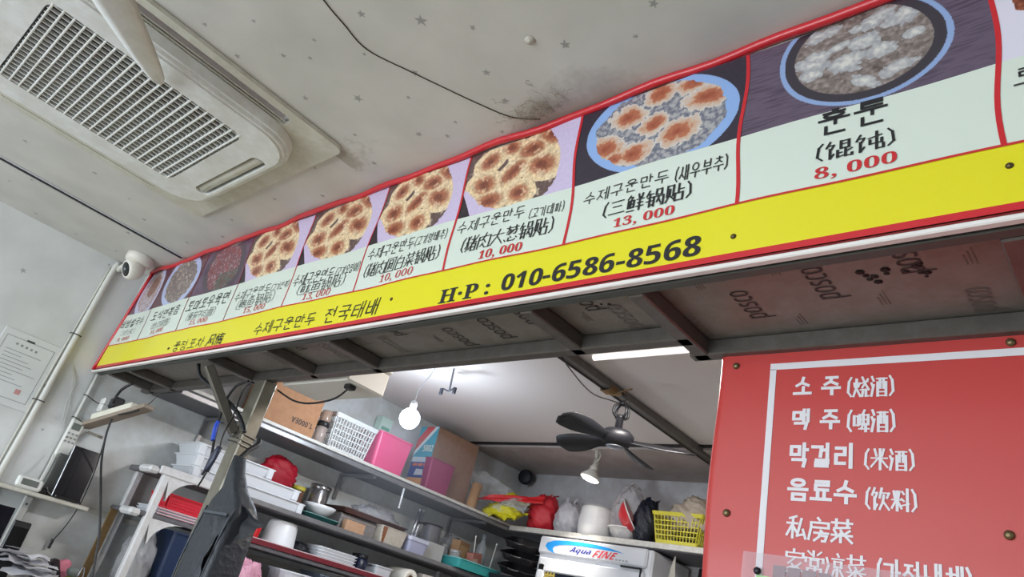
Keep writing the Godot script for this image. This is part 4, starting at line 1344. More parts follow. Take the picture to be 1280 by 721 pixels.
# ------------------------------------------------------------------ around the post
func build_post_things() -> void:
	var blk := mat(rgb(26, 27, 30), 0.45)
	var st := nst(true)
	tube(st, curve([V(-2.60, 0.625, -0.98), V(-2.58, 0.58, -1.0), V(-2.47, 0.53, -1.04), V(-2.33, 0.475, -1.05), V(-2.24, 0.43, -1.05), V(-2.20, 0.39, -1.06)], 6), 0.0075, 8)
	tag(obj("thick_cable", st, blk), "thick black cable slanting from the soffit down to the post", "cable")
	st = nst(true)
	tube(st, curve([V(-2.28, 0.565, -1.04), V(-2.33, 0.545, -1.03), V(-2.36, 0.50, -1.03), V(-2.355, 0.44, -1.03), V(-2.33, 0.37, -1.03), V(-2.29, 0.29, -1.03), V(-2.30, 0.235, -1.03)], 6), 0.0045, 7)
	tag(obj("looped_cable", st, blk), "black cable looping out from the post beside the brace", "cable")
	st = nst(true)
	tube(st, curve([V(-2.25, 0.56, -1.04), V(-2.28, 0.53, -1.035), V(-2.26, 0.44, -1.03), V(-2.25, 0.37, -1.02), V(-2.235, 0.32, -1.02)], 6), 0.003, 6)
	var sw := obj("switch_cord", st, blk)
	tag(sw, "thin cord with an oval inline switch hanging by the post", "cord")
	st = nst(true)
	var xf := Transform3D(Basis(Vector3(0.28, 0.96, 0).normalized(), Vector3(-0.96, 0.28, 0).normalized(), Vector3(0, 0, 1)), V(-2.245, 0.285, -1.02))
	var L := []
	for k in 9:
		var u := k / 8.0
		var w := 0.016 * sin(PI * clampf(u * 0.94 + 0.03, 0, 1)) + 0.002
		L.append([xf * Vector3((u - 0.5) * 0.085, w, 0), xf * Vector3((u - 0.5) * 0.085, w * 0.7, 0.010), xf * Vector3((u - 0.5) * 0.085, -w * 0.7, 0.010), xf * Vector3((u - 0.5) * 0.085, -w, 0), xf * Vector3((u - 0.5) * 0.085, 0, -0.008)])
	loft(st, L, true, true)
	obj("inline_switch", st, mat(rgb(52, 56, 78), 0.4), sw)
	st = nst(true)
	tube(st, curve([V(-2.255, 0.245, -1.02), V(-2.275, 0.215, -1.025), V(-2.30, 0.19, -1.03)], 4), 0.003, 6)
	obj("cord_tail", st, blk, sw)
	st = nst(true)
	tube(st, curve([V(-2.345, 0.415, -1.028), V(-2.338, 0.395, -1.024), V(-2.332, 0.372, -1.026), V(-2.322, 0.35, -1.026)], 4), 0.0075, 7)
	tag(obj("blue_tie", st, mat(rgb(40, 80, 200), 0.45)), "blue plastic tie twisted round the looping cable", "tie")
	# black shoulder bag
	var c := thing("black_bag", "black zipped fabric bag hanging from the steel post", "bag", V(-2.0, -0.20, -1.03))
	var fab := mat(rgb(42, 47, 54), 0.5, 0.0, {"bump": 0.25, "bump_scale": 1.2, "sheen": 0.3})
	st = nst(true)
	var body := []
	# rings from the foot up to the gathered neck: [y, centre x, width, depth]
	for e in [[0.0, 0.0, 0.17, 0.085], [0.015, 0.0, 0.188, 0.10], [0.12, -0.006, 0.190, 0.105], [0.24, -0.010, 0.182, 0.10], [0.33, -0.012, 0.170, 0.09], [0.36, -0.02, 0.150, 0.075], [0.40, -0.045, 0.10, 0.055], [0.45, -0.075, 0.06, 0.045], [0.50, -0.10, 0.035, 0.035]]:
		var l := []
		for p in rr_loop(e[2], e[3], 0.02, e[0]):
			l.append(p + Vector3(e[1] + 0.003 * sin(e[0] * 60.0), 0, 0.004 * sin(e[0] * 45.0 + p.x * 30.0)))
		body.append(l)
	loft(st, body, true, true)
	obj("body", st, fab, c)
	st = nst(true)
	cloth(st, [Vector3(-0.07, 0.315, 0.052), Vector3(0.06, 0.315, 0.052), Vector3(0.062, 0.02, 0.058), Vector3(-0.072, 0.02, 0.058)], 10, 16, 0.030, 0.10, 17)
	obj("front_pocket", st, fab, c)
	st = nst()
	bar(st, Vector3(-0.08, 0.322, 0.052), Vector3(0.065, 0.322, 0.052), 0.006, 0.010, 0.002)
	obj("zip", st, mat(rgb(84, 90, 96), 0.4, 0.4), c)
	st = nst(true)
	cloth(st, [Vector3(-0.09, 0.47, 0.02), Vector3(0.02, 0.38, 0.03), Vector3(0.135, 0.32, -0.02), Vector3(0.06, 0.24, 0.035)], 8, 8, 0.022, 0.10, 27)
	obj("flap", st, mat(rgb(30, 34, 40), 0.65), c)
	st = nst(true)
	tube(st, curve([Vector3(-0.10, 0.49, 0.0), Vector3(-0.125, 0.53, -0.03), Vector3(-0.15, 0.56, -0.065), Vector3(-0.165, 0.58, -0.07)], 5), 0.008, 7)
	obj("strap", st, mat(rgb(24, 25, 28), 0.6), c)
	st = nst(true)
	tube(st, curve([Vector3(-0.115, 0.15, 0.0), Vector3(-0.135, 0.12, 0.02), Vector3(-0.12, 0.07, 0.03)], 4), 0.007, 6)
	obj("side_strap", st, mat(rgb(24, 25, 28), 0.6), c)
	for x in [-0.088, 0.072]:
		st = nst(true)
		tube(st, curve([Vector3(x, 0.34, 0.043), Vector3(x - 0.004, 0.18, 0.054), Vector3(x, 0.01, 0.050)], 5), 0.0028, 5)
		obj("piping", st, mat(rgb(60, 66, 74), 0.5), c)
	# white foam box tucked behind the beam, with its wire
	c = thing("foam_box", "white foam box tucked behind the soffit's rear beam", "box", V(-2.08, 0.601, -1.235))
	st = nst()
	box(st, Vector3(0, 0.04, 0), Vector3(0.40, 0.08, 0.155), 0.006)
	obj("tub", st, mat(rgb(228, 226, 218), 0.7), c)
	st = nst()
	box(st, Vector3(0, 0.09, 0), Vector3(0.41, 0.02, 0.165), 0.006)
	obj("lid", st, mat(rgb(232, 230, 224), 0.7), c)
	c = thing("cable_clip", "small black cable clip under the white foam box", "clip", V(-1.915, 0.593, -1.20))
	st = nst()
	box(st, Vector3(0, 0, 0), Vector3(0.030, 0.016, 0.030), 0.003)
	obj("clip", st, mat(rgb(28, 28, 30), 0.5), c)
	st = nst(true)
	tube(st, curve([Vector3(0, 0, 0), Vector3(-0.10, -0.028, -0.02), Vector3(-0.22, -0.045, -0.01), Vector3(-0.32, -0.035, 0.0), Vector3(-0.40, -0.005, 0.03)], 6), 0.0035, 6)
	obj("wire", st, blk, c)

# ------------------------------------------------------------------ kitchen ceiling: beam, fan, lamps
func build_overhead() -> void:
	var c := thing("ceiling_beam", "grey steel channel along the kitchen ceiling carrying the fan", "beam", V(-1.77, 1.08, -2.4))
	var st := nst()
	bar(st, Vector3(0, 0, 1.29), Vector3(0, 0, -1.39), 0.055, 0.034, 0.003)
	obj("channel", st, mat(rgb(120, 116, 112), 0.45, 0.5, {"grime": 2.0}), c)
	st = nst()
	bar(st, Vector3(-0.012, -0.019, 1.29), Vector3(-0.012, -0.019, -1.39), 0.006, 0.006)
	obj("seam", st, mat(rgb(66, 62, 60), 0.6), c)
	var hub := V(-1.687, 0.842, -2.37)
	c = thing("hanging_fan", "small black four-bladed fan tied under the ceiling channel", "fan", hub)
	var black := mat(rgb(15, 16, 21), 0.5)
	st = nst(true)
	lathe(st, [[0.0, -0.034], [0.040, -0.034], [0.060, -0.022], [0.072, 0.0], [0.072, 0.018], [0.055, 0.034], [0.028, 0.040], [0.0, 0.042]], 28)
	obj("motor", st, black, c)
	st = nst(true)
	lathe(st, [[0.0, -0.040], [0.030, -0.038], [0.040, -0.034], [0.0, -0.034]], 24)
	obj("hub_cap", st, mat(rgb(150, 154, 162), 0.3, 0.5), c)
	for a in [100.0, 184.0, 262.0, 336.0]:
		st = nst(true)
		var ra := deg_to_rad(a)
		var d := Vector3(cos(ra), 0, sin(ra))
		var s := Vector3(-sin(ra), 0, cos(ra))
		var rows := []
		for k in 13:
			var u := k / 12.0
			var w := lerpf(0.022, 0.056, smoothstep(0.0, 0.7, u)) * (1.0 if u < 0.85 else sqrt(maxf(0.02, 1.0 - pow((u - 0.85) / 0.155, 2.0))))
			var pit := -lerpf(0.55, 0.32, u)
			var e := (s * cos(pit) + Vector3.UP * sin(pit))
			var o := d * lerpf(0.05, 0.325, u) + Vector3.DOWN * (0.004 + 0.012 * u)
			var nn := d.cross(e).normalized() * 0.0025
			rows.append([o - e * w + nn, o + nn * 2.5, o + e * w + nn, o + e * w - nn, o + nn * 0.5, o - e * w - nn])
		loft(st, rows, true, true)
		obj("blade", st, black, c)
	st = nst(true)
	lathe(st, [[0.016, 0.038], [0.016, 0.085], [0.022, 0.09], [0.022, 0.10], [0.014, 0.105], [0.0, 0.105]], 14)
	obj("stem", st, black, c)
	for k in 4:
		var ra := TAU * k / 4.0 + 0.4
		var d := Vector3(cos(ra), 0, sin(ra))
		st = nst(true)
		tube(st, curve([d * 0.016 + Vector3(0, 0.092, 0), d * 0.036 + Vector3(0, 0.105, 0), d * 0.036 + Vector3(0, 0.135, 0), d * 0.014 + Vector3(0, 0.155, 0)], 4), 0.006, 6)
		obj("cage_rib", st, black, c)
	st = nst(true)
	lathe(st, [[0.014, 0.150], [0.016, 0.158], [0.010, 0.168], [0.0, 0.168]], 12)
	obj("cap", st, black, c)
	st = nst(true)
	tube(st, curve([Vector3(0, 0.166, 0), Vector3(0.012, 0.176, 0), Vector3(0.010, 0.192, 0), Vector3(-0.004, 0.196, 0.0), Vector3(-0.01, 0.218, 0)], 4), 0.005, 6)
	obj("hook", st, mat(rgb(44, 40, 38), 0.4, 0.5), c)
	c = thing("binding_twine", "frayed tan twine knotted round the channel above the fan", "twine", V(-1.70, 1.06, -2.37))
	st = nst(true)
	var r := RandomNumberGenerator.new()
	r.seed = 77
	for k in 7:
		var z := -0.02 + 0.007 * k
		tube(st, curve([Vector3(-0.10, 0.012, z), Vector3(-0.098, -0.002, z), Vector3(-0.07, -0.006, z + 0.004), Vector3(-0.04, 0.0, z + 0.006), Vector3(-0.038, 0.016, z)], 3), 0.0028, 5)
	tube(st, curve([Vector3(-0.07, -0.006, 0), Vector3(-0.04, -0.02, 0.0), Vector3(0.0, -0.01, 0.01), Vector3(0.06, 0.0, 0.015)], 4), 0.003, 5)
	tube(st, curve([Vector3(-0.06, -0.006, 0), Vector3(-0.02, -0.022, 0.0), Vector3(0.015, -0.008, 0.0)], 4), 0.003, 5)
	obj("twine", st, mat(rgb(150, 118, 78), 0.9), c)
	st = nst(true)
	tube(st, curve([V(-1.742, 1.062, -1.95), V(-1.75, 1.03, -2.05), V(-1.735, 0.985, -2.2), V(-1.71, 0.995, -2.32), V(-1.69, 1.0, -2.37)], 6), 0.0028, 6)
	tag(obj("fan_cord", st, mat(rgb(36, 32, 30), 0.5)), "dark cord sagging from the channel to the fan's hook", "cord")
	# round bulb by the shelf
	c = thing("globe_bulb", "glowing white globe bulb hanging before the pink bin", "lamp", V(-2.6, 0.801, -1.995))
	st = nst(true)
	lathe(st, [[0.0, -0.050], [0.020, -0.046], [0.036, -0.034], [0.047, -0.014], [0.049, 0.004], [0.044, 0.024], [0.030, 0.040], [0.016, 0.048]], 28)
	obj("glowing_bulb", st, mat(Color(0.92, 0.95, 1.0), 0.3, 0.0, {"glow": 6.0}), c)
	st = nst(true)
	lathe(st, [[0.016, 0.047], [0.017, 0.075], [0.014, 0.085], [0.004, 0.090]], 16)
	obj("socket", st, mat(rgb(205, 208, 214), 0.4), c)
	st = nst(true)
	tube(st, curve([Vector3(0, 0.088, 0), Vector3(-0.02, 0.16, -0.02), Vector3(-0.01, 0.24, -0.05), Vector3(0.0, 0.297, -0.06)], 5), 0.0025, 6)
	obj("flex", st, mat(rgb(196, 200, 210), 0.5), c)
	var l := OmniLight3D.new()
	l.name = "globe_light"
	l.position = c.position
	l.light_energy = 0.28
	l.light_color = Color(0.88, 0.94, 1.0)
	l.omni_range = 8.0
	l.omni_attenuation = 2.0
	l.light_size = 0.045
	l.shadow_enabled = true
	add_child(l)
	# clip lamp over the back shelf
	c = thing("clip_lamp", "white clip lamp with lit reflector bulb over the back shelf", "lamp", V(-2.43, 1.097, -3.24))
	var ivory := mat(rgb(204, 200, 190), 0.45)
	st = nst()
	box(st, Vector3(0, -0.010, 0), Vector3(0.05, 0.018, 0.04), 0.003)
	obj("ceiling_clip", st, ivory, c)
	var hd := Vector3(-0.014, -0.130, -0.02)
	var aim := Vector3(-0.16, -1.0, 0.16).normalized()
	var hb := Basis(Quaternion(Vector3.DOWN, aim))
	st = nst(true)
	tube(st, [Vector3(0.005, -0.018, 0), Vector3(0.006, -0.06, -0.004)], 0.011, 10)
	obj("arm", st, ivory, c)
	st = nst(true)
	lathe(st, [[0.018, 0.075], [0.018, 0.03], [0.026, 0.02], [0.024, 0.0]], 16, Transform3D(hb, hd))
	obj("socket", st, ivory, c)
	st = nst(true)
	lathe(st, [[0.024, 0.004], [0.034, -0.012], [0.058, -0.040], [0.060, -0.050], [0.056, -0.050]], 24, Transform3D(hb, hd))
	obj("reflector", st, mat(rgb(214, 212, 204), 0.35), c)
	st = nst(true)
	lathe(st, [[0.056, -0.049], [0.040, -0.058], [0.0, -0.062]], 24, Transform3D(hb, hd))
	obj("glowing_bulb", st, mat(Color(1.0, 0.98, 0.95), 0.3, 0.0, {"glow": 10.0}), c)
	st = nst(true)
	tube(st, curve([Vector3(0.02, -0.02, 0.0), Vector3(0.035, -0.05, 0.0), Vector3(0.02, -0.08, 0.0), Vector3(0.0, -0.085, -0.01)], 4), 0.004, 6)
	obj("wing_screw", st, ivory, c)
	var s2 := SpotLight3D.new()
	s2.name = "clip_lamp_light"
	add_child(s2)
	var from := c.position + hd + aim * 0.068
	s2.look_at_from_position(from, from + aim, Vector3.RIGHT)
	s2.spot_angle = 46.0
	s2.light_energy = 2.0
	s2.light_color = Color(1.0, 0.97, 0.93)
	s2.light_size = 0.05
	s2.spot_range = 8.0
	s2.spot_attenuation = 2.0
	s2.shadow_enabled = true
	# tube light on the kitchen ceiling
	c = thing("tube_light", "white lit tube fixture on the kitchen ceiling behind the soffit", "lamp", V(-1.40, 1.099, -2.045))
	st = nst()
	box(st, Vector3(0, -0.014, 0), Vector3(0.50, 0.026, 0.09), 0.006)
	obj("housing", st, mat(rgb(226, 224, 222), 0.4), c)
	st = nst(true)
	tube(st, [Vector3(-0.23, -0.034, 0), Vector3(0.23, -0.034, 0)], 0.013, 12)
	obj("glowing_tube", st, mat(Color(1.0, 0.97, 0.95), 0.3, 0.0, {"glow": 1.0}), c)
	lamp_area("tube_area_light", c.position + Vector3(0, -0.052, 0), c.position + Vector3(0, -1, 0), Vector2(0.46, 0.03), 3.2, Color(1.0, 0.97, 0.95))
	# hook hanging from the ceiling
	c = thing("ceiling_hook", "thin metal rod with two dark clips hanging from the kitchen ceiling", "hook", V(-2.515, 1.098, -2.10))
	st = nst(true)
	tube(st, [Vector3(0, 0, 0), Vector3(0.012, -0.115, 0)], 0.005, 7)
	obj("rod", st, mat(rgb(120, 122, 130), 0.4, 0.5), c)
	st = nst(true)
	tube(st, curve([Vector3(-0.045, -0.120, 0.0), Vector3(-0.035, -0.105, 0), Vector3(0.01, -0.118, 0), Vector3(0.045, -0.10, 0)], 4), 0.004, 6)
	obj("cross_rod", st, mat(rgb(70, 72, 80), 0.4, 0.5), c)
	for x in [-0.045, 0.048]:
		st = nst()
		box(st, Vector3(x, -0.118, 0), Vector3(0.020, 0.034, 0.012), 0.003)
		obj("clip", st, mat(rgb(58, 60, 70), 0.5), c)
	c = thing("corner_speaker", "black round speaker in the far corner under the ceiling", "speaker", V(-3.34, 1.03, -3.70))
	st = nst(true)
	var back := Basis(Quaternion(Vector3.UP, Vector3(0.3, -0.1, 1).normalized()))
	lathe(st, [[0.045, -0.06], [0.052, 0.0], [0.050, 0.02], [0.040, 0.024]], 20, Transform3D(back, Vector3.ZERO))
	obj("case", st, mat(rgb(22, 24, 34), 0.5), c)
	st = nst(true)
	lathe(st, [[0.041, 0.020], [0.020, 0.010], [0.0, 0.012]], 20, Transform3D(back, Vector3.ZERO))
	obj("cone", st, mat(rgb(12, 13, 18), 0.6), c)

# ------------------------------------------------------------------ kitchen shelves
func tub(called: String, label: String, cat: String, at: Vector3, w0: float, d0: float, w1: float, d1: float, h: float, m: Material, r := 0.015, lip := 0.006, turn := 0.0, group := "") -> Node3D:
	# an open container standing at its foot: body and rim are parts
	var c := thing(called, label, cat, at, turn, group)
	var st := nst()
	var t := 0.0025
	loft(st, [rr_loop(w0, d0, r, 0.0), rr_loop(w1, d1, r, h), rr_loop(w1 - t * 2, d1 - t * 2, r, h), rr_loop(w0 - t * 2, d0 - t * 2, r, t)], true, true)
	obj("body", st, m, c)
	st = nst()
	loft(st, [rr_loop(w1 - t, d1 - t, r, h - lip), rr_loop(w1 + lip * 2, d1 + lip * 2, r + lip, h - lip), rr_loop(w1 + lip * 2, d1 + lip * 2, r + lip, h + 0.001), rr_loop(w1 - t, d1 - t, r, h + 0.001)])
	obj("rim", st, m, c)
	return c

func carton(called: String, label: String, at: Vector3, size: Vector3, m: Material, turn := 0.0, tape := true) -> Node3D:
	var c := thing(called, label, "box", at, turn)
	var st := nst()
	box(st, Vector3(0, size.y / 2, 0), size, 0.002)
	obj("body", st, m, c)
	if tape:
		st = nst()
		bar(st, Vector3(0, size.y + 0.0004, -size.z / 2), Vector3(0, size.y + 0.0004, size.z / 2), 0.04, 0.0012)
		obj("tape", st, mat(rgb(186, 160, 120), 0.3), c)
	return c

func basket(called: String, label: String, at: Vector3, w0: float, d0: float, w1: float, d1: float, h: float, m: Material, cols_w: int, cols_d: int, rows: int, turn := 0.0) -> Node3D:
	# a plastic basket with real openings: floor, lattice of bars on each side, solid foot and rim bands
	var c := thing(called, label, "basket", at, turn)
	var side := func(y: float) -> Vector2: return Vector2(lerpf(w0, w1, y / h), lerpf(d0, d1, y / h))
	var st := nst()
	box(st, Vector3(0, 0.004, 0), Vector3(w0 - 0.004, 0.006, d0 - 0.004))
	obj("floor", st, m, c)
	for b in [["foot_band", 0.0, h * 0.13, 0.0], ["rim", h * 0.88, h, 0.006]]:
		st = nst()
		var a: Vector2 = side.call(b[1])
		var z: Vector2 = side.call(b[2])
		var o: float = b[3]
		loft(st, [rr_loop(a.x, a.y, 0.012, b[1]), rr_loop(a.x + o, a.y + o, 0.012, b[1]), rr_loop(z.x + o * 2, z.y + o * 2, 0.014, b[2]), rr_loop(z.x - 0.006, z.y - 0.006, 0.012, b[2]), rr_loop(a.x - 0.006, a.y - 0.006, 0.012, b[1])])
		obj(b[0], st, m, c)
	for s in [[1, 0], [-1, 0], [0, 1], [0, -1]]:
		st = nst()
		var along_x: bool = s[0] == 0
		var n := cols_w if along_x else cols_d
		var at_ := func(u: float, y: float) -> Vector3:
			var q: Vector2 = side.call(y)
			return Vector3(u * (q.x - 0.02), y, s[1] * (q.y / 2 - 0.002)) if along_x else Vector3(s[0] * (q.x / 2 - 0.002), y, u * (q.y - 0.02))
		for k in n + 1:
			var u := float(k) / n - 0.5
			bar(st, at_.call(u, h * 0.10), at_.call(u, h * 0.90), 0.0055, 0.0035)
		for k in rows - 1:
			var y := lerpf(h * 0.13, h * 0.88, (k + 1.0) / rows)
			bar(st, at_.call(-0.5, y), at_.call(0.5, y), 0.0032, 0.0055)
		obj("lattice", st, m, c)
	return c

func bag(called: String, label: String, at: Vector3, rad: Vector3, m: Material, sd: int, amp := 0.35, knot := true) -> Node3D:
	var c := thing(called, label, "bag", at)
	var st := nst(true)
	blob(st, Vector3(0, rad.y * 0.8, 0), rad, sd, amp, 1.6, 34, 22)
	obj("body", st, m, c)
	if knot:
		st = nst(true)
		var r := RandomNumberGenerator.new()
		r.seed = sd
		for k in 3:
			var d := Vector3(r.randfn(0, 0.5), 1.0, r.randfn(0, 0.5))
			cloth(st, [Vector3(-0.012, rad.y * 1.62, 0), Vector3(0.012, rad.y * 1.62, 0.006), d * 0.05 + Vector3(0.03, rad.y * 1.6, 0.01), d * 0.05 + Vector3(-0.02, rad.y * 1.6, -0.02)], 5, 5, 0.012, 0.15, sd + k)
		obj("knot", st, m, c)
	return c

func jar(called: String, label: String, cat: String, at: Vector3, prof: Array, m: Material, lid: Array = [], lid_m: Material = null) -> Node3D:
	var c := thing(called, label, cat, at)
	var st := nst(true)
	lathe(st, prof, 24)
	obj("body", st, m, c)
	if lid.size() > 0:
		st = nst(true)
		lathe(st, lid, 24)
		obj("lid", st, lid_m, c)
	return c

func build_shelves() -> void:
	var lipw := mat(rgb(214, 212, 206), 0.4, 0.0, {"grime": 3.0})
	var steel := mat(rgb(150, 150, 154), 0.35, 0.6, {"grime": 2.0})
	var grey := mat(rgb(108, 108, 114), 0.5, 0.2, {"grime": 2.0})
	var c := thing("upper_shelf", "long upper wall shelf with steel front lip holding bins and boxes", "shelf", V(-3.285, 0.60, -2.35))
	var st := nst()
	box(st, Vector3(0, 0.022, -0.11), Vector3(0.325, 0.028, 2.60), 0.002)
	obj("board", st, grey, c)
	for b in [["white_lip", 0.038, 0.016, lipw], ["steel_lip", 0.012, 0.022, steel]]:
		st = nst()
		box(st, Vector3(0.165, b[1], 0.02), Vector3(0.014, b[2], 2.34), 0.002)
		obj(b[0], st, b[3], c)
	for z in [0.9, 0.05, -0.85]:
		st = nst()
		bar(st, Vector3(-0.155, -0.004, z), Vector3(0.15, -0.004, z), 0.02, 0.014)
		bar(st, Vector3(-0.157, -0.14, z), Vector3(-0.157, 0.0, z), 0.02, 0.014)
		obj("bracket", st, steel, c)
	c = thing("back_shelf", "long back wall shelf over the refrigerator holding bags and baskets", "shelf", V(-2.1, 0.60, -3.6))
	st = nst()
	box(st, Vector3(-0.05, 0.019, -0.005), Vector3(1.92, 0.030, 0.385), 0.002)
	obj("board", st, grey, c)
	st = nst()
	box(st, Vector3(-0.05, 0.024, 0.196), Vector3(1.92, 0.030, 0.012), 0.002)
	obj("front_lip", st, lipw, c)
	# white rack with two tiers under the upper shelf
	c = thing("storage_rack", "low white rack with curved legs and stacked kitchen tiers", "rack", V(-3.28, -0.45, -2.23))
	var white := mat(rgb(224, 225, 228), 0.45, 0.0, {"grime": 2.0})
	var maroon := mat(rgb(112, 34, 44), 0.4)
	for b in [["upper_tier", 0.745, 0.022, 1.02, -1.25, grey], ["lower_tier", 0.566, 0.018, 1.02, -1.0, grey], ["bottom_tier", 0.24, 0.02, 1.02, -1.0, grey]]:
		st = nst()
		box(st, Vector3(0, b[1] - b[2] / 2, (b[3] + b[4]) / 2), Vector3(0.31, b[2], b[3] - b[4]), 0.003)
		obj(b[0], st, b[5], c)
	st = nst()
	box(st, Vector3(0.158, 0.738, -0.30), Vector3(0.010, 0.022, 1.9), 0.002)
	obj("tier_lip", st, steel, c)
	st = nst()
	box(st, Vector3(0.158, 0.738, 0.83), Vector3(0.016, 0.034, 0.36), 0.004)
	obj("tier_lip", st, white, c)
	st = nst()
	box(st, Vector3(0.160, 0.578, -0.12), Vector3(0.008, 0.022, 1.76), 0.002)
	obj("tier_lip", st, maroon, c)
	st = nst()
	box(st, Vector3(0.160, 0.591, -0.12), Vector3(0.010, 0.004, 1.76), 0.001)
	obj("tier_edge", st, mat(rgb(220, 196, 200), 0.4), c)
	for leg in [[0.145, 0.97], [-0.145, 0.97], [0.145, -0.98], [-0.145, -0.98]]:
		st = nst()
		box(st, Vector3(leg[0], 0.36, leg[1]), Vector3(0.030, 0.74, 0.034), 0.006)
		obj("leg", st, white, c)
	for y in [0.724, 0.548]:
		# curved gusset between leg and tier
		st = nst()
		var poly := []
		for k in 7:
			var t := PI / 2 * k / 6.0
			poly.append(Vector3(0.135, y - 0.10 + 0.10 * sin(t), 0.955 - 0.02 - 0.12 * (1.0 - cos(t))))
		for k in 6:
			var a: Vector3 = poly[k]
			var b: Vector3 = poly[k + 1]
			var o := Vector3(0.024, 0, 0)
			var ca := Vector3(0.135, y, 0.965)
			quad(st, a, b, b + o, a + o)
			tri(st, ca, a, b)
			tri(st, ca + o, b + o, a + o)
		obj("gusset", st, white, c)
		st = nst()
		box(st, Vector3(0.10, y + 0.006, 1.03), Vector3(0.12, 0.030, 0.05), 0.010)
		obj("end_cap", st, white, c)
	st = nst()
	bar(st, Vector3(-0.12, 0.02, 1.01), Vector3(-0.12, 0.55, 1.01), 0.03, 0.012)
	obj("rear_strut", st, mat(rgb(140, 112, 72), 0.6, 0.0, {"grime": 4.0}), c)

func build_upper_items() -> void:
	var Y := 0.638
	var kraft := mat(rgb(186, 136, 98), 0.7, 0.0, {"grime": 2.0})
	var c := carton("cardboard_box", "brown cardboard carton with upside-down 1,000EA print on the upper shelf", V(-3.285, Y, -1.725), Vector3(0.25, 0.34, 0.29), kraft)
	var place := func(u: float, v: float) -> Vector3: return Vector3(0.1262, 0.07 - v, u)
	put("lettering", latin("1,000EA", -0.125, 0.0, -0.016, 0.016, place, "Droid Sans", true), mat(rgb(58, 40, 34), 0.6), c)
	var st := nst()
	for p in [[[0.105, 0.235], [0.085, 0.245], [0.085, 0.215]], [[0.085, 0.232], [0.06, 0.228], [0.085, 0.226]], [[0.02, 0.24], [0.014, 0.24], [0.012, 0.20]], [[0.035, 0.205], [0.0, 0.212], [0.035, 0.212]]]:
		tri(st, Vector3(0.1262, p[0][1], p[0][0]), Vector3(0.1262, p[1][1], p[1][0]), Vector3(0.1262, p[2][1], p[2][0]))
	obj("printed_mark", st, mat(rgb(40, 36, 48), 0.6), c)
	c = jar("glass_jar", "glass jar with black band between carton and white basket", "jar", V(-3.17, Y, -1.912), [[0.024, 0.0], [0.028, 0.01], [0.028, 0.085], [0.024, 0.095]], mat(rgb(196, 178, 168), 0.1, 0.0, {"alpha": 0.55}), [[0.029, 0.095], [0.031, 0.097], [0.031, 0.118], [0.026, 0.121], [0.0, 0.121]], mat(rgb(24, 24, 28), 0.4))
	st = nst(true)
	lathe(st, [[0.024, 0.121], [0.027, 0.13], [0.027, 0.175], [0.022, 0.18], [0.0, 0.18]], 18)
	obj("top", st, mat(rgb(190, 160, 140), 0.2, 0.0, {"alpha": 0.6}), c)
	basket("plastic_basket", "white plastic lattice basket on the upper shelf", V(-3.255, Y, -2.10), 0.17, 0.24, 0.21, 0.28, 0.195, mat(rgb(222, 224, 222), 0.4), 9, 13, 5)
	c = carton("mint_carton", "pale green small carton standing behind the pink bin", V(-3.405, Y, -2.44), Vector3(0.06, 0.345, 0.085), mat(rgb(206, 232, 220), 0.5), 0.0, false)
	st = nst()
	box(st, Vector3(0.0302, 0.28, 0), Vector3(0.001, 0.02, 0.06))
	obj("printed_stripe", st, mat(rgb(120, 180, 160), 0.5), c)
	tub("pink_bin", "bright pink plastic bin with rim beside the tall printed box", "bin", V(-3.255, Y, -2.385), 0.18, 0.215, 0.205, 0.245, 0.205, mat(rgb(238, 84, 138), 0.35, 0.0, {"backlight": 0.35}), 0.02, 0.006)
	c = thing("tall_box", "tall carton with blue orange and teal print on its end", "box", V(-3.29, Y, -2.88))
	st = nst()
	box(st, Vector3(0, 0.195, 0), Vector3(0.17, 0.39, 0.36), 0.002)
	obj("body", st, mat(rgb(150, 116, 96), 0.7, 0.0, {"grime": 2.0}), c)
	var zf := 0.1806
	for b in [["orange_foot", 0.0, 0.075, rgb(232, 170, 110)], ["blue_panel", 0.075, 0.17, rgb(40, 66, 150)], ["pale_panel", 0.17, 0.20, rgb(208, 224, 236)], ["teal_panel", 0.20, 0.39, rgb(70, 170, 196)]]:
		st = nst()
		quad(st, Vector3(-0.084, b[1], zf), Vector3(0.084, b[1], zf), Vector3(0.084, b[2], zf), Vector3(-0.084, b[2], zf))
		obj(b[0], st, mat(b[3], 0.45), c)
	st = nst()
	quad(st, Vector3(-0.084, 0.23, zf + 0.0005), Vector3(0.05, 0.389, zf + 0.0005), Vector3(-0.02, 0.389, zf + 0.0005), Vector3(-0.084, 0.31, zf + 0.0005))
	obj("red_stripe", st, mat(rgb(220, 84, 84), 0.45), c)
	st = nst()
	quad(st, Vector3(-0.084, 0.205, zf + 0.0006), Vector3(0.083, 0.388, zf + 0.0006), Vector3(0.05, 0.388, zf + 0.0006), Vector3(-0.084, 0.235, zf + 0.0006))
	obj("white_stripe", st, mat(rgb(226, 236, 240), 0.45), c)
	place = func(u: float, v: float) -> Vector3: return Vector3(u, v, zf + 0.0012)
	put("lettering", latin("5802", -0.01, 0.078, 0.235, 0.275, place, "Droid Sans", true), mat(rgb(236, 236, 220), 0.5), c)
	st = nst()
	for k in 3:
		quad(st, Vector3(-0.065 + 0.05 * k, 0.145, zf + 0.001), Vector3(-0.025 + 0.05 * k, 0.145, zf + 0.001), Vector3(-0.02 + 0.05 * k, 0.162, zf + 0.001), Vector3(-0.06 + 0.05 * k, 0.162, zf + 0.001))
	obj("orange_print", st, mat(rgb(226, 110, 60), 0.5), c)
	st = nst()
	quad(st, Vector3(-0.03, 0.09, zf + 0.001), Vector3(0.05, 0.092, zf + 0.001), Vector3(0.04, 0.125, zf + 0.001), Vector3(-0.02, 0.128, zf + 0.001))
	obj("white_print", st, mat(rgb(220, 224, 232), 0.5), c)
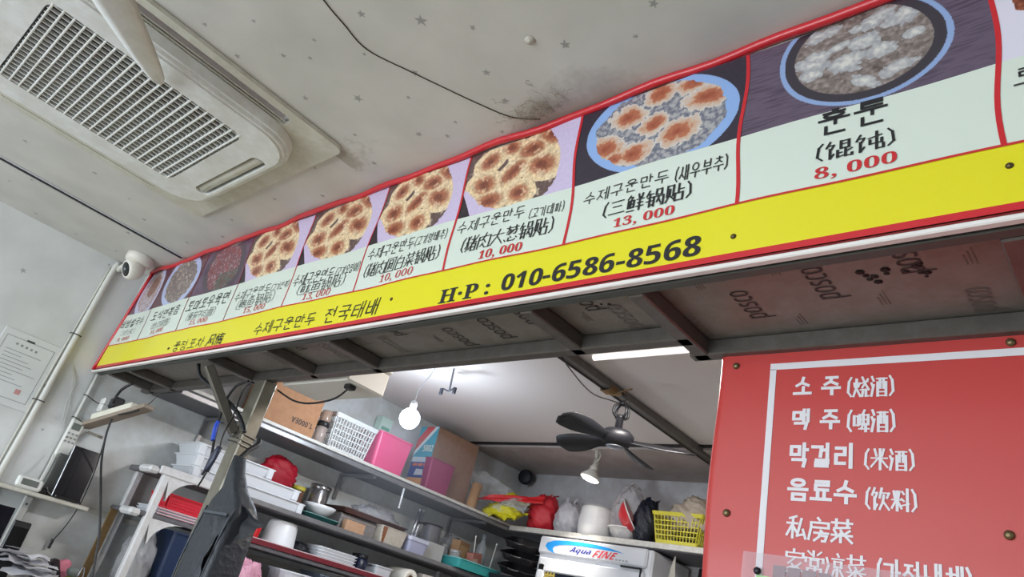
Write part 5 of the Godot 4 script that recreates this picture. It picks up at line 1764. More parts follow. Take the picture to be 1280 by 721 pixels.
	tub("magenta_bin", "dark magenta shallow bin standing in front of the tall box", "bin", V(-3.163, Y, -2.745), 0.055, 0.17, 0.066, 0.195, 0.185, mat(rgb(150, 44, 92), 0.3, 0.0, {"alpha": 0.88}), 0.01, 0.004)
	c = thing("cardboard_roll", "brown cardboard core leaning at the end of the upper shelf", "roll", V(-3.17, Y, -3.075))
	st = nst(true)
	var ti := Transform3D(Basis(Vector3.RIGHT, -0.12), Vector3.ZERO)
	loft(st, moved([circ(0.032, 0.004, 20), circ(0.032, 0.165, 20), circ(0.026, 0.165, 20), circ(0.026, 0.004, 20)], ti), false, false)
	obj("core", st, mat(rgb(176, 134, 92), 0.7), c)
	# heap of folded bags in the corner
	var clear := mat(rgb(226, 230, 234), 0.12, 0.0, {"alpha": 0.34, "bump": 0.8, "bump_scale": 7.0})
	var yel := mat(rgb(216, 208, 44), 0.3, 0.0, {"bump": 0.8, "bump_scale": 7.0})
	var redm := mat(rgb(214, 32, 40), 0.25, 0.0, {"bump": 0.8, "bump_scale": 7.0})
	c = thing("clear_sheet", "crumpled clear plastic sheet over the corner bags", "plastic sheet", V(-3.24, Y, -3.25))
	st = nst(true)
	cloth(st, [Vector3(-0.09, 0.30, 0.10), Vector3(0.16, 0.20, -0.20), Vector3(0.10, 0.13, -0.10), Vector3(-0.02, 0.08, 0.14)], 16, 16, 0.06, 0.12, 41)
	obj("sheet", st, clear, c)
	c = thing("yellow_bag", "yellow plastic bag spread lowest in the heap in the shelf corner", "bag", V(-3.13, Y + 0.012, -3.29))
	st = nst(true)
	cloth(st, [Vector3(-0.14, 0.075, 0.02), Vector3(0.15, 0.085, -0.08), Vector3(0.17, 0.005, 0.05), Vector3(-0.02, 0.008, 0.13)], 18, 12, 0.045, 0.11, 41)
	obj("sheet", st, yel, c)
	st = nst(true)
	blob(st, Vector3(0.03, 0.04, 0.0), Vector3(0.11, 0.042, 0.07), 42, 0.4, 1.8)
	obj("fold", st, yel, c)
	c = thing("knotted_yellow_bag", "yellow plastic bag twisted into a knot on top of the corner heap", "bag", V(-3.12, Y + 0.115, -3.42))
	st = nst(true)
	cloth(st, [Vector3(-0.06, 0.07, 0.02), Vector3(0.14, 0.055, -0.06), Vector3(0.15, 0.02, -0.02), Vector3(-0.05, 0.0, 0.05)], 14, 10, 0.03, 0.13, 43)
	obj("sheet", st, yel, c)
	st = nst(true)
	blob(st, Vector3(-0.02, 0.035, 0.03), Vector3(0.045, 0.04, 0.04), 44, 0.5, 1.8)
	obj("knot", st, yel, c)
	c = thing("red_strap_bag", "red shiny folded bag lying across the yellow bags", "bag", V(-3.10, Y + 0.06, -3.27))
	st = nst(true)
	cloth(st, [Vector3(-0.10, 0.045, 0.13), Vector3(0.20, 0.145, -0.15), Vector3(0.21, 0.10, -0.13), Vector3(-0.09, 0.02, 0.15)], 18, 6, 0.022, 0.12, 47)
	obj("strap", st, redm, c)
	st = nst(true)
	cloth(st, [Vector3(0.02, 0.07, 0.02), Vector3(0.16, 0.10, -0.10), Vector3(0.14, 0.0, -0.02), Vector3(0.01, -0.01, 0.10)], 12, 10, 0.04, 0.14, 48)
	obj("clear_wrap", st, clear, c)

func build_back_items() -> void:
	var Y := 0.639
	var Z := -3.50
	bag("red_bag", "stuffed red plastic bag on the back shelf beside the corner heap", V(-2.945, Y, Z - 0.01), Vector3(0.098, 0.115, 0.085), mat(rgb(206, 46, 58), 0.25, 0.0, {"bump": 0.9, "bump_scale": 7.0}), 51, 0.32)
	bag("clear_white_bag", "whitish translucent bag between red bag and white tub", V(-2.735, Y, Z), Vector3(0.076, 0.102, 0.085), mat(rgb(206, 204, 210), 0.25, 0.0, {"alpha": 0.8, "bump": 0.9, "bump_scale": 7.0}), 53, 0.30)
	var c := thing("white_tub", "white stacked tubs wrapped in film under the clip lamp", "tub", V(-2.53, Y, Z))
	var st := nst(true)
	lathe(st, [[0.098, 0.0], [0.104, 0.02], [0.108, 0.10], [0.104, 0.105], [0.104, 0.11], [0.100, 0.16], [0.090, 0.168], [0.0, 0.170]], 28)
	obj("tub", st, mat(rgb(236, 234, 232), 0.35), c)
	st = nst(true)
	lathe(st, [[0.109, 0.0], [0.112, 0.05], [0.111, 0.12], [0.105, 0.175], [0.06, 0.18]], 28)
	obj("film", st, mat(rgb(240, 240, 242), 0.1, 0.0, {"alpha": 0.22, "bump": 0.8, "bump_scale": 7.0}), c)
	for e in [[0.0, 0.0, rgb(232, 228, 224), "white bowl lying flat inside the clear bag by the black bag"], [0.06, 1.05, rgb(214, 52, 60), "red and white bowl standing on edge in the clear bag"]]:
		c = thing("plastic_bowl", e[3], "bowl", V(-2.32, Y + (0.0 if e[1] == 0.0 else 0.10), Z + e[0]))
		var tl := Transform3D(Basis(Vector3(0.35, 0, 1).normalized(), -e[1]), Vector3.ZERO)
		st = nst(true)
		loft(st, moved([circ(0.045, 0.0), circ(0.085, 0.035), circ(0.100, 0.062), circ(0.106, 0.062), circ(0.106, 0.066), circ(0.098, 0.066), circ(0.080, 0.036), circ(0.042, 0.005)], tl), true, true)
		obj("bowl", st, mat(e[2], 0.3), c)
		st = nst(true)
		loft(st, moved([circ(0.099, 0.0665), circ(0.108, 0.0665), circ(0.108, 0.062), circ(0.103, 0.060)], tl))
		obj("white_rim", st, mat(rgb(240, 236, 232), 0.3), c)
	c = thing("clear_bag", "tall clear bag standing round the bowls on the back shelf", "bag", V(-2.315, Y, Z))
	st = nst(true)
	blob(st, Vector3(0, 0.13, 0), Vector3(0.088, 0.165, 0.09), 57, 0.30, 1.5, 34, 24)
	obj("film", st, mat(rgb(228, 224, 228), 0.1, 0.0, {"alpha": 0.30, "bump": 0.9, "bump_scale": 7.0}), c)
	bag("black_plastic_bag", "crinkled shiny black plastic bag beside the yellow basket", V(-2.170, Y, Z + 0.03), Vector3(0.064, 0.122, 0.075), mat(rgb(30, 34, 46), 0.18, 0.0, {"bump": 1.0, "bump_scale": 8.0}), 59, 0.32)
	basket("yellow_basket", "yellow plastic lattice basket on the back shelf", V(-1.955, Y, Z + 0.0), 0.245, 0.16, 0.30, 0.20, 0.165, mat(rgb(214, 204, 58), 0.4), 13, 8, 5)
	c = thing("steel_wok", "brown stained wok lid standing behind the yellow basket", "lid", V(-1.985, Y, -3.70))
	st = nst(true)
	var up := Transform3D(Basis(Vector3.RIGHT, PI / 2 - 0.25), Vector3(0, 0.135, 0))
	loft(st, moved([circ(0.02, 0.03), circ(0.10, 0.02), circ(0.135, 0.0), circ(0.138, -0.004), circ(0.10, 0.015)], up), true, false)
	obj("lid", st, mat(rgb(120, 100, 84), 0.5, 0.3, {"grime": 5.0}), c)
	st = nst(true)
	lathe(st, [[0.012, 0.03], [0.016, 0.045], [0.0, 0.05]], 12, up)
	obj("knob", st, mat(rgb(50, 44, 40), 0.5), c)
	c = thing("crumpled_bag", "crumpled beige bag heaped inside the yellow basket", "bag", V(-1.89, Y + 0.09, Z))
	st = nst(true)
	blob(st, Vector3(0, 0.07, 0), Vector3(0.115, 0.09, 0.085), 61, 0.55, 1.9, 34, 22)
	obj("body", st, mat(rgb(186, 172, 156), 0.5, 0.0, {"bump": 0.9, "bump_scale": 7.0}), c)
	st = nst(true)
	cloth(st, [Vector3(-0.02, 0.12, 0.0), Vector3(0.07, 0.185, 0.0), Vector3(0.10, 0.10, 0.04), Vector3(0.02, 0.09, 0.05)], 7, 7, 0.03, 0.15, 62)
	obj("loose_end", st, mat(rgb(200, 190, 178), 0.4, 0.0, {"bump": 0.9, "bump_scale": 7.0}), c)
	tub("white_pail", "white pail with rim at the back shelf's far end", "pail", V(-1.70, Y, Z), 0.12, 0.12, 0.15, 0.15, 0.155, mat(rgb(228, 226, 222), 0.4), 0.06, 0.006)
	# refrigerator
	c = thing("refrigerator", "white upright display refrigerator with blue swoosh and Aqua FINE header", "refrigerator", Vector3(-2.425, 0.0, -3.57))
	var white := mat(rgb(216, 218, 222), 0.6, 0.0, {"spec": 0.2})
	st = nst()
	box(st, V(0, 0, 0) * 0.5 + Vector3(0, 0.296, 0), Vector3(0.765, EYE + 0.592, 0.40), 0.012)
	obj("cabinet", st, white, c)
	st = nst()
	box(st, V(-0.012, 0.543, 0.205), Vector3(0.735, 0.098, 0.03), 0.010)
	obj("header", st, white, c)
	var hx := -0.381
	var hp := func(u: float, v: float) -> Vector3: return V(hx + u * 0.72, 0.592 - v * 0.098, 0.2212)
	st = nst()
	var outer := [[0.20, 0.97], [0.11, 0.78], [0.075, 0.55], [0.09, 0.36], [0.16, 0.20], [0.28, 0.12], [0.42, 0.10], [0.56, 0.14], [0.70, 0.24], [0.83, 0.42]]
	var inner := [[0.20, 0.97], [0.165, 0.82], [0.155, 0.66], [0.17, 0.52], [0.22, 0.42], [0.30, 0.36], [0.42, 0.33], [0.56, 0.34], [0.70, 0.37], [0.83, 0.42]]
	for k in 9:
		quad(st, hp.call(outer[k][0], outer[k][1]), hp.call(inner[k][0], inner[k][1]), hp.call(inner[k + 1][0], inner[k + 1][1]), hp.call(outer[k + 1][0], outer[k + 1][1]))
	obj("blue_swoosh", st, mat(rgb(50, 150, 226), 0.8, 0.0, {"spec": 0.05}), c)
	place_header(c, "Aqua", hp, 0.31, 0.51, 0.82, 0.42, rgb(44, 50, 130))
	place_header(c, "FINE", hp, 0.545, 0.74, 0.82, 0.44, rgb(222, 70, 84))
	st = nst()
	for k in 4:
		quad(st, hp.call(0.76 + 0.03 * k, 0.84), hp.call(0.78 + 0.03 * k, 0.84), hp.call(0.78 + 0.03 * k, 0.75), hp.call(0.76 + 0.03 * k, 0.75))
	obj("fine_print", st, mat(rgb(160, 162, 166), 0.5), c)
	var d := Node3D.new()
	d.name = "door"
	c.add_child(d)
	st = nst()
	for e in [[0, 0.435, 0.70, 0.075], [0, -0.55, 0.70, 0.10]]:
		box(st, V(e[0], e[1], 0.208), Vector3(e[2], e[3], 0.03), 0.006)
	for x in [-0.325, 0.325]:
		box(st, V(x, -0.06, 0.208), Vector3(0.05, 1.0, 0.03), 0.006)
	obj("door_frame", st, white, d)
	st = nst()
	box(st, V(0, -0.06, 0.204), Vector3(0.61, 0.93, 0.006))
	obj("door_glass", st, mat(rgb(40, 46, 58), 0.08), d)
	st = nst()
	box(st, V(-0.265, 0.375, 0.2085), Vector3(0.075, 0.06, 0.001))
	var stk := obj("yellow_sticker", st, mat(rgb(222, 196, 96), 0.5), d)
	st = nst()
	for k in 3:
		box(st, V(-0.29 + 0.022 * k, 0.392, 0.2093), Vector3(0.009, 0.010, 0.0008))
		box(st, V(-0.285 + 0.02 * k, 0.375, 0.2093), Vector3(0.014, 0.003, 0.0008))
		box(st, V(-0.285 + 0.02 * k, 0.366, 0.2093), Vector3(0.012, 0.003, 0.0008))
	obj("sticker_print", st, mat(rgb(70, 56, 30), 0.6), stk)
	st = nst()
	box(st, V(0.27, 0.487, 0.222), Vector3(0.13, 0.010, 0.012), 0.003)
	box(st, V(0.333, 0.46, 0.222), Vector3(0.010, 0.06, 0.012), 0.003)
	obj("hinge", st, mat(rgb(40, 40, 44), 0.4, 0.5), c)
	# dark trays and a bin between rack and refrigerator
	for k in 3:
		c = thing("steel_tray", ["lowest", "middle", "topmost"][k] + " dark steel tray of the stack tilted beside the refrigerator", "tray", V(-2.965, 0.36 + 0.075 * k, -3.43), 0.0, "steel trays beside the refrigerator")
		c.rotation = Vector3(0.25, 0.25, -0.10)
		c.scale = Vector3.ONE * 0.84
		st = nst()
		loft(st, [rr_loop(0.26, 0.20, 0.05, 0.0), rr_loop(0.30, 0.24, 0.06, 0.045), rr_loop(0.325, 0.265, 0.07, 0.048), rr_loop(0.325, 0.265, 0.07, 0.052), rr_loop(0.296, 0.236, 0.06, 0.050), rr_loop(0.256, 0.196, 0.05, 0.004)], true, true)
		obj("pan", st, mat(rgb(84, 82, 84), 0.25, 0.8), c)
		st = nst(true)
		tube(st, curve([Vector3(-0.04, 0.05, 0.13), Vector3(-0.03, 0.05, 0.15), Vector3(0.03, 0.05, 0.15), Vector3(0.04, 0.05, 0.13)], 4), 0.004, 6)
		obj("handle", st, mat(rgb(120, 118, 118), 0.3, 0.8), c)
	tub("black_bin", "tall black bin standing between rack and refrigerator", "bin", Vector3(-2.962, 0.0, -3.42), 0.24, 0.24, 0.27, 0.28, EYE + 0.33, mat(rgb(34, 34, 40), 0.45), 0.04, 0.008)
	c = thing("cord_bundle", "looped white cord bundle hanging beside the refrigerator", "cord", V(-1.955, 0.585, -3.44))
	for k in 6:
		st = nst(true)
		var x := 0.006 * (k - 2.5)
		tube(st, curve([Vector3(0, 0, 0), Vector3(x, -0.06, 0.004 * k), Vector3(x * 2.0, -0.20, 0.003 * k), Vector3(x * 1.4, -0.30, 0), Vector3(x * 0.5, -0.33, 0.01)], 4), 0.004, 6)
		obj("strand", st, mat(rgb(176, 172, 162), 0.6), c)
	c = thing("shade_backdrop", "dark apron added for the shade under the back shelf behind the cord bundle", "backdrop", V(-1.80, 0.59, -3.70))
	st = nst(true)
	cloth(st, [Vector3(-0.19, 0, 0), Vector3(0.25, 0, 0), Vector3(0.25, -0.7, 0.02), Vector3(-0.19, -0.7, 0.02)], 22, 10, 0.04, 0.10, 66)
	obj("cloth", st, mat(rgb(34, 32, 38), 0.8), c)  # dark sheet added where only shade lies under the shelf

func place_header(c: Node3D, s: String, hp: Callable, u0: float, u1: float, v0: float, v1: float, col: Color) -> void:
	var place := func(u: float, v: float) -> Vector3: return hp.call(u, v) + Vector3(0, 0, 0.0008)
	put("lettering", latin(s, u0, u1, v0, v1, place, "Droid Sans", true, -0.10), mat(col, 0.8, 0.0, {"spec": 0.05}), c)

func build_rack_items() -> void:
	var Y := 0.297
	var white := mat(rgb(222, 224, 228), 0.45)
	# long white trays, nested three high
	var labels := ["lowest long white plastic tray of three on the rack's upper tier", "middle long white plastic tray of three on the rack's upper tier", "topmost long white plastic tray of three on the rack's upper tier"]
	for e in [[0, 0.0, -1.665, 0.60, -3.275], [1, 0.052, -1.640, 0.56, -3.28], [2, 0.105, -1.56, 0.40, -3.30]]:
		var c := thing("white_tray", labels[e[0]], "tray", V(e[4], Y + e[1], e[2]), 0.0, "long white trays on the rack")
		var st := nst()
		loft(st, [rr_loop(0.21, e[3] - 0.04, 0.01, 0.0), rr_loop(0.23, e[3], 0.012, 0.046), rr_loop(0.246, e[3] + 0.012, 0.014, 0.046), rr_loop(0.246, e[3] + 0.012, 0.014, 0.051), rr_loop(0.222, e[3] - 0.01, 0.012, 0.051), rr_loop(0.20, e[3] - 0.05, 0.01, 0.004)], true, true)
		obj("body", st, white, c)
		for s in [-1, 1]:
			st = nst()
			box(st, Vector3(0.10, 0.026, s * (e[3] / 2 - 0.02)), Vector3(0.045, 0.052, 0.032), 0.005)
			obj("stacking_foot", st, white, c)
	var c := bag("red_mesh_bag", "red crinkled snack bag standing behind the white trays", V(-3.32, Y + 0.104, -1.855), Vector3(0.035, 0.075, 0.095), mat(rgb(176, 26, 46), 0.25, 0.0, {"bump": 1.0, "bump_scale": 9.0}), 71, 0.30, false)
	var st := nst()
	jar("steel_canister", "steel canister with glossy lid on the rack's upper tier", "canister", V(-3.345, Y, -2.14), [[0.052, 0.0], [0.055, 0.006], [0.055, 0.165], [0.052, 0.17]], mat(rgb(150, 146, 146), 0.22, 0.8), [[0.056, 0.168], [0.057, 0.172], [0.057, 0.188], [0.050, 0.192], [0.0, 0.193]], mat(rgb(170, 168, 168), 0.2, 0.9))
	jar("spice_jar", "small brown spice jar with yellow lid beside the canister", "jar", V(-3.36, Y + 0.0, -2.02), [[0.034, 0.0], [0.036, 0.01], [0.036, 0.12], [0.030, 0.13]], mat(rgb(112, 78, 62), 0.25), [[0.036, 0.13], [0.037, 0.135], [0.037, 0.15], [0.0, 0.152]], mat(rgb(206, 190, 70), 0.4))
	c = thing("green_tray", "dark green oval tray under the white bowl", "tray", V(-3.21, Y, -2.085))
	st = nst()
	loft(st, [rr_loop(0.10, 0.20, 0.04, 0.0), rr_loop(0.13, 0.24, 0.05, 0.022), rr_loop(0.136, 0.246, 0.05, 0.024), rr_loop(0.126, 0.236, 0.05, 0.024), rr_loop(0.096, 0.196, 0.04, 0.003)], true, true)
	obj("tray", st, mat(rgb(34, 78, 74), 0.25), c)
	st = nst()
	loft(st, [rr_loop(0.137, 0.247, 0.05, 0.024), rr_loop(0.137, 0.247, 0.05, 0.027), rr_loop(0.127, 0.237, 0.05, 0.027)])
	obj("rim", st, mat(rgb(120, 168, 164), 0.25), c)
	jar("white_bowl", "white bowl set on the dark green tray", "bowl", V(-3.215, Y + 0.026, -2.085), [[0.036, 0.0], [0.050, 0.006], [0.078, 0.035], [0.086, 0.052], [0.083, 0.053], [0.070, 0.032], [0.040, 0.008], [0.0, 0.006]], mat(rgb(226, 228, 230), 0.3))
	c = carton("wood_block", "tan wooden block on the tier's front edge", V(-3.168, Y + 0.001, -2.29), Vector3(0.04, 0.055, 0.125), mat(rgb(198, 158, 128), 0.7, 0.0, {"grime": 6.0}), 0.0, false)
	c = carton("grey_box", "plain grey bin behind the wooden block", V(-3.29, Y, -2.34), Vector3(0.17, 0.085, 0.24), mat(rgb(146, 142, 142), 0.5, 0.0, {"grime": 3.0}), 0.0, false)
	st = nst()
	box(st, Vector3(0.086, 0.07, 0), Vector3(0.004, 0.012, 0.242), 0.001)
	obj("rim", st, mat(rgb(160, 156, 154), 0.5), c)
	c = tub("beige_bin", "beige plastic bin with a rust stain down its corner", "bin", V(-3.225, Y, -2.555), 0.14, 0.16, 0.155, 0.185, 0.088, mat(rgb(206, 198, 186), 0.5, 0.0, {"grime": 3.0}), 0.012, 0.004)
	st = nst()
	for k in 5:
		box(st, Vector3(0.0735 + 0.0016 * k, 0.008 + 0.017 * k, 0.066 + 0.002 * k), Vector3(0.002, 0.019, 0.012 + 0.004 * k), 0.0, Basis(Vector3.BACK, -0.085))
	obj("rust_stain", st, mat(rgb(142, 88, 56), 0.8, 0.0, {"grime": 14.0}), c)
	c = thing("rusty_tray", "rusty brown baking tray lying across the bins", "tray", V(-3.285, Y + 0.089, -2.43))
	st = nst()
	loft(st, [rr_loop(0.22, 0.42, 0.02, 0.0), rr_loop(0.245, 0.445, 0.025, 0.020), rr_loop(0.255, 0.455, 0.025, 0.020), rr_loop(0.255, 0.455, 0.025, 0.024), rr_loop(0.24, 0.44, 0.025, 0.024), rr_loop(0.215, 0.415, 0.02, 0.003)], true, true)
	obj("pan", st, mat(rgb(108, 80, 76), 0.4, 0.4, {"grime": 5.0}), c)
	st = nst(true)
	blob(st, Vector3(0.0, 0.035, -0.06), Vector3(0.09, 0.05, 0.13), 83, 0.4, 1.7)
	tag_part(obj("clear_wrap", st, mat(rgb(210, 210, 218), 0.12, 0.0, {"alpha": 0.3, "bump": 0.9, "bump_scale": 7.0}), c), "clear plastic wrap bunched on the tray")
	c = tub("lilac_container", "pale lilac lidded container on the tier's front edge", "container", V(-3.21, Y, -2.742), 0.11, 0.125, 0.13, 0.15, 0.07, mat(rgb(186, 188, 214), 0.35), 0.015, 0.004)
	st = nst()
	loft(st, [rr_loop(0.142, 0.162, 0.02, 0.066), rr_loop(0.142, 0.162, 0.02, 0.084), rr_loop(0.130, 0.150, 0.02, 0.088)], false, true)
	obj("lid", st, mat(rgb(206, 208, 226), 0.35), c)
	for k in 2:
		c = thing("steel_tongs", "bright steel tube, one of two standing behind the lilac container", "utensil", V(-3.30, Y + 0.02, -2.82 + 0.026 * k), 0.0, "steel tubes behind the container")
		st = nst(true)
		tube(st, [Vector3(0, -0.018, 0), Vector3(0.02, 0.235, 0.0)], 0.010, 10)
		obj("shaft", st, mat(rgb(206, 208, 214), 0.2, 0.9), c)
		st = nst(true)
		lathe(st, [[0.012, 0.0], [0.012, 0.012], [0.0, 0.014]], 10, Transform3D(Basis(), Vector3(0.0195, 0.23, 0)))
		obj("end_cap", st, mat(rgb(170, 172, 178), 0.3, 0.8), c)
	c = carton("low_white_box", "low white box under the small steel pot", V(-3.28, Y, -2.915), Vector3(0.16, 0.098, 0.15), mat(rgb(200, 200, 196), 0.5), 0.0, false)
	c = jar("steel_pot", "small brushed steel pot with black rim on the low box", "pot", V(-3.27, Y + 0.099, -2.915), [[0.054, 0.0], [0.058, 0.006], [0.058, 0.092], [0.060, 0.094], [0.056, 0.094], [0.055, 0.01], [0.0, 0.008]], mat(rgb(158, 158, 162), 0.3, 0.7))
	st = nst(true)
	loft(st, [circ(0.060, 0.090), circ(0.0625, 0.092), circ(0.0625, 0.099), circ(0.056, 0.099)])
	obj("black_rim", st, mat(rgb(26, 26, 30), 0.4), c)
	st = nst()
	bar(st, Vector3(0, 0.085, 0.056), Vector3(0.0, 0.088, 0.12), 0.014, 0.008, 0.002)
	obj("handle", st, mat(rgb(26, 26, 30), 0.4), c)
	# teal tray with bottles and a carton
	c = thing("teal_tray", "bright teal plastic tray with clutter at the rack's far end", "tray", V(-3.20, Y + 0.005, -3.20))
	st = nst()
	loft(st, [rr_loop(0.22, 0.35, 0.015, 0.0), rr_loop(0.24, 0.37, 0.02, 0.046), rr_loop(0.25, 0.38, 0.02, 0.047), rr_loop(0.25, 0.38, 0.02, 0.051), rr_loop(0.235, 0.365, 0.02, 0.051), rr_loop(0.215, 0.345, 0.015, 0.004)], true, true)
	obj("body", st, mat(rgb(62, 160, 160), 0.35), c)
	st = nst()
	loft(st, [rr_loop(0.251, 0.381, 0.02, 0.047), rr_loop(0.252, 0.382, 0.02, 0.052), rr_loop(0.236, 0.366, 0.02, 0.052)])
	obj("rim", st, mat(rgb(120, 196, 194), 0.35), c)
	c = carton("snack_carton", "speckled brown carton in the teal tray", V(-3.22, Y + 0.006, -3.13), Vector3(0.06, 0.155, 0.13), mat(rgb(156, 122, 88), 0.6, 0.0, {"grime": 16.0}), 0.3, false)
	st = nst()
	box(st, Vector3(0.0305, 0.10, 0.0), Vector3(0.001, 0.06, 0.10))
	obj("printed_panel", st, mat(rgb(186, 156, 116), 0.6, 0.0, {"grime": 20.0}), c)
	c = carton("red_carton", "red and pale carton leaning beside the clear bottle", V(-3.18, Y + 0.006, -3.24), Vector3(0.05, 0.115, 0.10), mat(rgb(190, 128, 118), 0.6, 0.0, {"grime": 12.0}), 0.2, false)
	c.rotation.x = 0.2
	st = nst()
	box(st, Vector3(0.0255, 0.06, 0.02), Vector3(0.001, 0.05, 0.05))
	obj("printed_panel", st, mat(rgb(214, 190, 178), 0.6, 0.0, {"grime": 16.0}), c)
	jar("clear_bottle", "clear bottle with grey cap in the teal tray", "bottle", V(-3.235, Y + 0.006, -3.33), [[0.034, 0.0], [0.037, 0.01], [0.037, 0.13], [0.030, 0.17], [0.013, 0.20], [0.012, 0.22]], mat(rgb(184, 192, 198), 0.08, 0.0, {"alpha": 0.5}), [[0.014, 0.215], [0.015, 0.22], [0.015, 0.245], [0.0, 0.247]], mat(rgb(120, 126, 130), 0.4))
	for e in [[-3.20, -3.255, 0.05, "by the red carton"], [-3.17, -3.365, -0.03, "beside the clear bottle"]]:
		c = thing("white_stick", "thin white stick standing %s" % e[3], "stick", V(e[0], Y + 0.006, e[1]))
		st = nst(true)
		tube(st, [Vector3(0, 0, 0), Vector3(e[2] * 0.3, 0.20, e[2])], 0.0035, 6)
		obj("shaft", st, mat(rgb(226, 224, 220), 0.4), c)
		st = nst(true)
		blob(st, Vector3(e[2] * 0.3, 0.205, e[2]), Vector3(0.005, 0.009, 0.005), 5, 0.1, 1.0, 10, 8, -1.0)
		obj("tip", st, mat(rgb(236, 236, 232), 0.4), c)
	for e in [[-3.30, -3.08, 0.030, 0.10, "left behind the snack carton"], [-3.17, -3.055, 0.028, 0.075, "at the teal tray's near corner"]]:
		jar("small_glass", "small clear glass jar %s" % e[4].replace("left ", ""), "jar", V(e[0], Y + 0.006, e[1]), [[e[2], 0.0], [e[2] + 0.003, 0.008], [e[2] + 0.003, e[3]], [e[2], e[3] + 0.004]], mat(rgb(200, 204, 208), 0.08, 0.0, {"alpha": 0.45}), [[e[2] + 0.002, e[3]], [e[2] + 0.004, e[3] + 0.004], [e[2] + 0.004, e[3] + 0.016], [0.0, e[3] + 0.018]], mat(rgb(176, 176, 176), 0.35, 0.3))
	c = bag("crinkled_wrap", "crinkled clear wrap bunched behind the teal tray's cartons", V(-3.385, Y, -3.2), Vector3(0.035, 0.10, 0.10), mat(rgb(206, 210, 218), 0.1, 0.0, {"alpha": 0.38, "bump": 1.0, "bump_scale": 8.0}), 87, 0.4, false)
	# hanging white stick under the upper shelf
	c = thing("hanging_rod", "white rod hanging under the upper shelf's lip", "rod", V(-3.13, 0.60, -2.51))
	st = nst(true)
	tube(st, [Vector3(0, 0.0, 0), Vector3(0, -0.105, -0.005)], 0.0055, 8)
	obj("rod", st, mat(rgb(232, 234, 238), 0.3), c)
	st = nst(true)
	lathe(st, [[0.007, -0.11], [0.008, -0.105], [0.0055, -0.10]], 10, Transform3D(Basis(), Vector3(0, 0, -0.005)))
	obj("tip", st, mat(rgb(210, 212, 216), 0.3), c)
	# lower tier
	Y = 0.117
	for k in 3:
		c = thing("flat_tray", ["lowest", "middle", "topmost"][k] + " of the flat white trays under the red basket", "tray", V(-3.275, Y + 0.011 * k, -1.42), 0.0, "flat white trays")
		st = nst()
		loft(st, [rr_loop(0.20, 0.24, 0.015, 0.0), rr_loop(0.220, 0.262, 0.015, 0.008), rr_loop(0.220, 0.262, 0.015, 0.0105), rr_loop(0.205, 0.245, 0.015, 0.0105), rr_loop(0.195, 0.235, 0.015, 0.003)], true, true)
		obj("body", st, white, c)
		st = nst()
		box(st, Vector3(0.110, 0.006, 0.0), Vector3(0.002, 0.003, 0.24))
		obj("pink_line", st, mat(rgb(220, 150, 160), 0.5), c)
	c = basket("red_basket", "red plastic lattice basket on the flat white trays", V(-3.265, Y + 0.034, -1.41), 0.18, 0.17, 0.19, 0.18, 0.062, mat(rgb(226, 48, 66), 0.35), 22, 22, 4)
	for k in 3:
		c = thing("red_dish", "red fluted dish " + ["farthest from", "second from", "next to"][k] + " the upturned white bucket", "dish", V(-3.175, Y, -1.645 - 0.060 * k), 0.0, "red fluted dishes")
		st = nst()
		var L := []
		for e in [[0.018, 0.0], [0.020, 0.004], [0.025, 0.06], [0.026, 0.072], [0.023, 0.072], [0.016, 0.006]]:
			var l := []
			for j in 32:
				var t := TAU * j / 32.0
				var rr: float = e[0] * (1.0 + (0.09 if j % 2 == 0 else -0.05))
				l.append(Vector3(cos(t) * rr, e[1], sin(t) * rr))
			L.append(l)
		loft(st, L, true, true)
		obj("bowl", st, mat(rgb(214, 30, 34), 0.35), c)
		st = nst(true)
		loft(st, [circ(0.026, 0.071), circ(0.0285, 0.073), circ(0.024, 0.074)])
		obj("rim", st, mat(rgb(232, 90, 90), 0.3), c)
	c = jar("white_bucket", "white bucket turned upside down on the lower tier", "bucket", V(-3.225, Y, -1.93), [[0.088, 0.0], [0.090, 0.004], [0.090, 0.014], [0.085, 0.016], [0.072, 0.118], [0.062, 0.132], [0.045, 0.136], [0.0, 0.136]], mat(rgb(228, 228, 230), 0.4, 0.0, {"backlight": 0.2}))
	c = bag("black_net", "small black net bag behind the white bucket", V(-3.24, Y, -2.06), Vector3(0.05, 0.035, 0.045), mat(rgb(34, 34, 40), 0.5, 0.0, {"bump": 1.0, "bump_scale": 9.0}), 91, 0.4, false)
	for k in 5:
		c = thing("foam_tray", ["lowest", "second lowest", "middle", "second highest", "topmost, ribbed"][k] + " white foam tray of the stack on the lower tier", "tray", V(-3.225, Y + 0.014 * k, -2.235), 0.0, "ribbed white trays")
		st = nst()
		loft(st, [rr_loop(0.17, 0.22, 0.02, 0.0), rr_loop(0.19, 0.24, 0.025, 0.014), rr_loop(0.198, 0.248, 0.025, 0.015), rr_loop(0.198, 0.248, 0.025, 0.018), rr_loop(0.184, 0.234, 0.025, 0.018), rr_loop(0.166, 0.216, 0.02, 0.003)], true, true)
		obj("body", st, white, c)
		if k == 4:
			for j in 14:
				st = nst()
				box(st, Vector3(0, 0.020, -0.104 + 0.016 * j), Vector3(0.17, 0.004, 0.006), 0.001)
				obj("rib", st, white, c)
	for k in 2:
		jar("blue_bottle", "dark blue squat bottle beside the ribbed tray stack, %s the wall" % ["farther from", "nearer to"][k], "bottle", V(-3.18 - 0.07 * k, Y, -2.415 - 0.02 * k), [[0.032, 0.0], [0.035, 0.006], [0.035, 0.07], [0.028, 0.08]], mat(rgb(26, 32, 56), 0.3), [[0.029, 0.08], [0.030, 0.082], [0.030, 0.10], [0.0, 0.102]], mat(rgb(20, 22, 30), 0.4))
